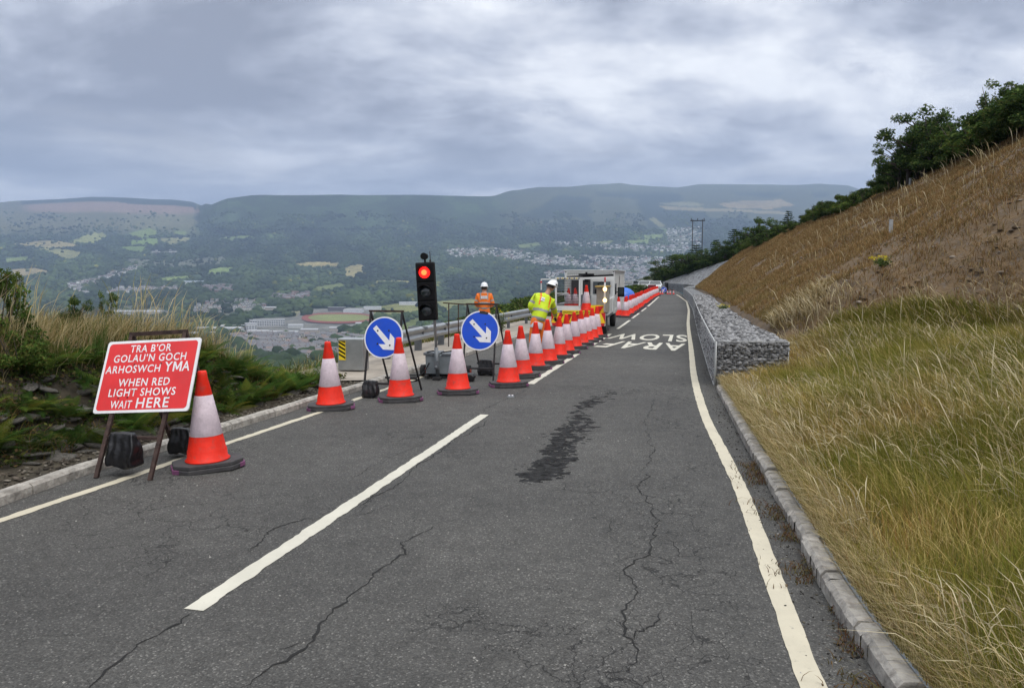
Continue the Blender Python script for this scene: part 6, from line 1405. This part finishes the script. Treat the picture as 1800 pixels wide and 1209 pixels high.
# ------------------------------------------------------------------ bushes and trees
def leaves(clumps, nleaf, size, pal, wts, seed, up=.25):
    """clumps: (x,y,z,rx,rz,tone); leaves sit through each clump, denser near its skin"""
    r_ = np.random.default_rng(seed); cl = np.array(clumps); vol = cl[:, 3]**2*cl[:, 4]; i = r_.choice(len(cl), nleaf, p=vol/vol.sum()); c = cl[i]
    d = r_.normal(0, 1, (nleaf, 3)); d /= np.linalg.norm(d, axis=1)[:, None]; rad = r_.random(nleaf)**.42
    p = c[:, :3]+d*rad[:, None]*np.stack([c[:, 3], c[:, 3], c[:, 4]], 1)
    nrm = d*.6+r_.normal(0, .7, (nleaf, 3))+np.array([0, 0, up]); nrm /= np.linalg.norm(nrm, axis=1)[:, None]
    a = np.cross(nrm, r_.normal(0, 1, (nleaf, 3))); a /= np.linalg.norm(a, axis=1)[:, None]; b = np.cross(nrm, a); s = (size*r_.uniform(.55, 1.4, nleaf))[:, None]
    V = np.stack([p-a*s, p+b*s*.5, p+a*s, p-b*s*.5], 1); C = pick(r_, nleaf, pal, wts, .25)*c[:, 5:6]
    return V.reshape(-1, 3), np.arange(nleaf*4).reshape(-1, 4), np.repeat(C, 4, 0)
DG = [(.034, .062, .020), (.055, .092, .026), (.085, .125, .036), (.13, .15, .045)]
def tree_proto(kind, seed):
    """unit height tree: Empty > trunk, crown"""
    r_ = random.Random(seed); t = empty({'conifer': 'pine_tree', 'shrub': 'bush', 'airy': 'birch_tree', 'broad': 'broadleaf_tree', 'fern': 'bush'}[kind]); cl = []; tr = MB()
    if kind == 'broad':
        tr.tube([(0, 0, -.15), (.01, .0, .2), (.0, .02, .5), (.02, 0, .8)], [.03, .026, .018, .006], 7)
        for k in range(17):
            a = r_.uniform(0, 6.28); z = r_.uniform(.25, .86); R_ = (.38*math.sin(PI*min(1, (z-.08)*.95))+.04)*r_.uniform(.45, 1.2); x, y = R_*math.cos(a), R_*math.sin(a)
            tr.tube([(0, .01, z*.6), (x*.5, y*.5, z*.85), (x, y, z)], [.012, .008, .003], 5); cl.append((x, y, z, r_.uniform(.06, .13), r_.uniform(.05, .11), r_.uniform(.65, 1.5)))
        cl.append((0, 0, .5, .2, .25, .7)); cl.append((.02, 0, .86, .1, .1, 1.1)); V = leaves(cl, 4300, .018, DG, [3, 3, 2, .8], seed)
    elif kind == 'airy':
        for k in range(5):
            a = r_.uniform(0, 6.28); tr.tube([(0, 0, -.1), (math.cos(a)*.06, math.sin(a)*.06, .4), (math.cos(a)*.2, math.sin(a)*.2, .95)], [.014, .009, .003], 5)
        for k in range(34):
            a = r_.uniform(0, 6.28); z = r_.uniform(.25, .98); R_ = .30*(.4+z*.7)*r_.uniform(.3, 1); cl.append((R_*math.cos(a), R_*math.sin(a), z, r_.uniform(.035, .075), r_.uniform(.04, .08), r_.uniform(.8, 1.5)))
        V = leaves(cl, 1900, .018, DG, [2, 3, 3, 2], seed)
    elif kind == 'conifer':
        tr.tube([(0, 0, -.1), (0, 0, .95)], [.025, .004], 6)
        z = .12
        while z < .98:
            nb = 6; R_ = .27*(1-z)**.8+.025
            for k in range(nb):
                a = 2*PI*k/nb+r_.uniform(0, 1); q = R_*r_.uniform(.7, 1.15); tr.tube([(0, 0, z), (q*math.cos(a), q*math.sin(a), z+.03)], [.006, .002], 4)
                for e in (.45, .8, 1.05): cl.append((q*e*math.cos(a), q*e*math.sin(a), z+.03*e, .038+.03*(1-z), .025+.02*(1-z), r_.uniform(.6, 1.3)))
            z += .075
        V = leaves(cl, 4200, .014, [(.020, .040, .018), (.032, .060, .022), (.05, .075, .03)], [3, 3, 1], seed)
    else:
        for k in range(7): a = r_.uniform(0, 6.28); tr.tube([(0, 0, -.1), (math.cos(a)*.25, math.sin(a)*.25, .45), (math.cos(a)*.42, math.sin(a)*.42, .8)], [.018, .010, .003], 5)
        for k in range(20):
            a = r_.uniform(0, 6.28); R_ = r_.uniform(.1, .68); z = r_.uniform(.12, .88)*(1-.55*(R_/.7)**2); cl.append((R_*math.cos(a), R_*math.sin(a), z, r_.uniform(.12, .22), r_.uniform(.09, .17), r_.uniform(.6, 1.4)))
        pal = DG if kind == 'shrub' else [(.05, .090, .02), (.08, .13, .03), (.11, .135, .035), (.14, .12, .04)]
        V = leaves(cl, 4200, .034 if kind == 'shrub' else .030, pal, [3, 3, 2, 1], seed, .5)
    tr.build('trunk' if kind != 'shrub' and kind != 'fern' else 'stems', M_bark, t)
    np_obj('crown' if kind != 'shrub' and kind != 'fern' else 'foliage', V[0], V[1], None, M_leaf, col=V[2], parent=t)
    t.location = (0, -60, -30); return t
PR = {k: [tree_proto(k, 900+i*7+hash_) for i in range(n)] for k, n, hash_ in (('broad', 3, 1), ('airy', 2, 2), ('conifer', 2, 3), ('shrub', 3, 4), ('fern', 2, 5))}
pu = {}
def plant(kind, loc, h, wd=1.0, label='', cat='', group=None, i=None):
    L_ = PR[kind]; i = random.randrange(len(L_)) if i is None else i % len(L_); o = L_[i]
    if (kind, i) in pu: c = copy_tree(o)
    else: c = o; pu[(kind, i)] = 1
    c.location = loc; c.rotation_euler = (0, 0, random.uniform(0, 6.28)); c.scale = (h*wd, h*wd, h)
    tag(c, label, cat, group)
    if not group and 'group' in c: del c['group']
    return c
def by_px(kind, u, vt, Yd, label, cat, group=None, wd=1.0, zb=None, i=None):
    top = P(u, vt, Yd); z = float(zright(top.x, top.y)) if zb is None else zb; h = max(.4, top.z-z); return plant(kind, (top.x, top.y, z-.05), h, wd, label, cat, group, i)
# crest of the cutting
by_px('broad', 1630, 176, 36, 'dark broadleaf tree highest on the crest of the brown slope', 'tree', wd=1.15, i=0)
by_px('broad', 1600, 215, 37, 'smaller dark tree left of the highest crest tree', 'tree', wd=1.2, i=1)
by_px('broad', 1672, 200, 38, 'spreading dark tree just right of the highest crest tree', 'tree', wd=1.2, i=2)
by_px('airy', 1752, 146, 34, 'thin leaved birch standing above the right hand crest', 'tree', wd=1.1, i=0)
by_px('airy', 1785, 165, 33, 'thin leaved birch at the right edge of the photo', 'tree', wd=1.1, i=1)
by_px('shrub', 1740, 190, 34, 'green bush below the thin birches on the crest', 'bush', wd=1.0, i=0)
by_px('shrub', 1650, 235, 35, 'rounded green bush under the highest crest tree', 'bush', wd=1.0, i=1)
by_px('airy', 1545, 272, 44, 'small thin sapling alone on the crest left of the dark trees', 'tree', wd=.6, i=0)
by_px('shrub', 1440, 350, 58, 'pale green round bush on the middle of the crest', 'bush', wd=.9, i=2)
by_px('conifer', 1386, 370, 70, 'small pointed conifer on the crest beyond the pale bush', 'tree', wd=1.4, i=0)
by_px('broad', 1364, 384, 74, 'pale rounded tree left of the small pointed conifer', 'tree', wd=1.3, i=1)
by_px('broad', 1335, 377, 78, 'very dark round tree on the crest above the scree', 'tree', wd=1.3, i=0, zb=4.5)
for k, (u, v, Yd, kd) in enumerate([(1312, 396, 88, 'broad'), (1291, 402, 96, 'conifer'), (1275, 420, 100, 'broad'), (1259, 421, 104, 'conifer'), (1240, 434, 108, 'broad'), (1224, 430, 112, 'conifer'), (1210, 441, 112, 'broad'), (1196, 444, 116, 'broad'), (1183, 448, 119, 'conifer'), (1168, 452, 122, 'broad'), (1156, 466, 126, 'broad')]):
    by_px(kd, u, v, Yd, '%s dark tree from the right in the line above the grey scree' % ORD[k], 'tree', 'trees above the scree', wd=1.5 if kd == 'broad' else 1.7, zb=float(np.interp(u, [1150, 1190, 1262, 1300], [.2, 1.0, 3.4, 5.0])))
# bracken and shrubs all along the crest
for i in range(150):
    y = 17+61*random.random()**.85; o_ = float(otop(y))+random.uniform(-.7, 1.6); x = float(XK(y))+o_; h = float(np.interp(y, [12, 33, 45, 60, 78], [2.3, 2.1, 1.25, 1.05, 1.25]))*random.uniform(.55, 1.1)
    plant('fern' if random.random() < .4 else 'shrub', (x, y, float(zright(x, y))-.08), h, random.uniform(.95, 1.45), 'low green bush in the hedge along the crest of the brown slope', 'bush', 'bushes along the crest of the slope')
for u, vt_, Yd, lab in ((1585, 232, 38, 'leftmost dark bush of the tall crest clump'), (1618, 205, 37, 'dark leafy bush in front of the tall crest trees'), (1660, 192, 36.5, 'dark leafy bush right of the tall crest trees'), (1695, 225, 36, 'dense bush between tall crest trees and birches'), (1720, 205, 35, 'bright green bush left of the thin birches'), (1775, 195, 34, 'green bush at the foot of the birch near the right edge'), (1798, 200, 33, 'green bush at the very right end of the crest')):
    by_px('broad' if u < 1700 else 'shrub', u, vt_, Yd, lab, 'bush', wd=.9)
for i in range(46):
    f = random.random(); k = f*(len(topr)-8)+2; p = topr[int(k)]; b = random.random()*9; x, y, z = p[0]+b*.33, p[1]+b*.94, p[2]+b*.05
    plant('shrub', (x, y, z-.1), random.uniform(1.0, 2.2)*(.7+.05*b), random.uniform(.9, 1.4), 'dark green bush along the top of the grey scree', 'bush', 'bushes above the scree')
# shrubs falling away on the left of the road
for i in range(112):
    y = 16.5+random.random()**1.2*85; o_ = 2.6+random.random()**1.3*(4+.24*y); x = float(XLk(y))-o_; z = float(zleft(x, y)); u_ = CX+FPX*x/y
    vt_ = np.interp(u_, [560, 640, 700, 780, 850, 930, 1000, 1100], [634, 622, 596, 562, 540, 508, 500, 494]); tz = HC-(vt_-487)/FPX*y
    hh = min(3.0, (tz-z)/1.04-random.uniform(0, .35))
    if hh < .3: continue
    plant('shrub' if random.random() < .65 else 'fern', (x, y, z-.05), hh, random.uniform(1.2, 2.0), 'dark green bush on the slope falling away behind the crash barrier', 'bush', 'bushes behind the crash barrier')
for i in range(34):
    u = random.uniform(430, 700); y = random.uniform(14.5, 24); x = (u-CX)/FPX*y; z = float(zleft(x, y)); tz = HC-(np.interp(u, [430, 520, 600, 640, 700], [622, 640, 640, 632, 606])-487)/FPX*y
    hh = (tz-z)/1.04-random.uniform(0, .25)
    if hh < .25 or x > float(XLk(y))-2.2: continue
    plant('fern' if i % 2 else 'shrub', (x, y, z-.05), min(hh, 3), 1.2, 'green bush just below the end of the crash barrier', 'bush', 'bushes below the barrier end')
# hawthorn with red berries at the left edge, and two leafy bushes in the bank grass
def berries(t, h, n, seed):
    r_ = random.Random(seed); mb = MB()
    for k in range(n):
        a = r_.uniform(0, 6.28); q = r_.uniform(.35, .55); mb.lathe([(0, -.008), (.007, -.003), (.007, .003), (0, .008)], 6, T=Matrix.Translation((q*math.cos(a), q*math.sin(a), r_.uniform(.3, .8))))
    mb.build('berries', M_redc, t)
for (u, vt_, Yd, wd, kd, lab) in ((18, 470, 8.6, .45, 'airy', 'thin leafy shoots rising beside the hawthorn bush'), (-22, 447, 8.2, .62, 'fern', 'dense hawthorn bush with red berries at the left edge'), (128, 508, 10.0, .75, 'broad', 'leafy bush in the bank grass left of the red sign'), (188, 508, 10.6, .7, 'airy', 'thin leafy bush behind the upper left corner of the red sign'), (30, 560, 8.0, .9, 'fern', 'low leafy bush beneath the hawthorn at the left edge'), (155, 570, 9.6, .8, 'fern', 'low green bush in the bank grass above the red sign')):
    p = P(u, vt_, Yd); z = float(zleft(p.x, Yd)); c = plant(kd, (p.x, Yd, z-.05), p.z-z, wd, lab, 'bush')
# yellow ragwort
for (u, v, Yd, lab, side) in ((1548, 522, 15.5, 'yellow flowering weed at the foot of the brown slope', 1), (1272, 541, 26, 'yellow flowering weed on top of the gabion wall', 0), (882, 543, 24.5, 'yellow flowering weeds behind the crash barrier', -1)):
    p = P(u, v, Yd); z = float(zright(p.x, Yd)) if side == 1 else (.72 if side == 0 else float(zleft(p.x, Yd))); t = empty('flowering_weed', (p.x, Yd, z), 0, lab, 'flowering weed'); h = max(.25, p.z-z)
    rs = random.Random(int(u)); mb = MB(); V = []; Q = []; C = []; rq = np.random.default_rng(3)
    for k in range(16): a = rs.uniform(0, 6.28); q = rs.uniform(.03, .22); mb.tube([(0, 0, 0), (q*math.cos(a)*.6, q*math.sin(a)*.6, h*.6), (q*math.cos(a), q*math.sin(a), h*rs.uniform(.75, 1))], .005, 4)
    mb.build('stems', mat('weed_green', (.08, .13, .03), .8), t)
    lv_ = leaves([(rs.uniform(-.25, .25), rs.uniform(-.25, .25), h*rs.uniform(.6, 1.02), .05, .03, 1) for _ in range(12)], 260, .012, [(.75, .62, .02), (.60, .50, .02)], [2, 1], 5, 1.5); np_obj('flowers', lv_[0], lv_[1], None, M_leaf, col=lv_[2], parent=t)
    lv_ = leaves([(0, 0, h*.4, .18, h*.35, 1)], 260, .022, DG, [1, 2, 2, 1], 6); np_obj('foliage', lv_[0], lv_[1], None, M_leaf, col=lv_[2], parent=t)

# ------------------------------------------------------------------ the air: one even haze over valley and hills
hz = MB().box((0, 4300, 250), (17000, 9500, 1560)).build('haze', None)
hz.data.materials.clear(); m = bpy.data.materials.new('haze_air'); m.use_nodes = True; t = m.node_tree; t.nodes.clear()
pv = N(t, 'ShaderNodeVolumePrincipled'); pv.inputs['Color'].default_value = (.52, .69, 1.0, 1); pv.inputs['Density'].default_value = 1.3e-4; pv.inputs['Anisotropy'].default_value = .1
ou = N(t, 'ShaderNodeOutputMaterial'); t.links.new(pv.outputs[0], ou.inputs['Volume']); hz.data.materials.append(m); tag(hz, kind='stuff')

# prototypes nothing used
for kk, L_ in PR.items():
    for i_, o_ in enumerate(L_):
        if (kk, i_) not in pu:
            for c in children(o_): bpy.data.objects.remove(c)
            bpy.data.objects.remove(o_)
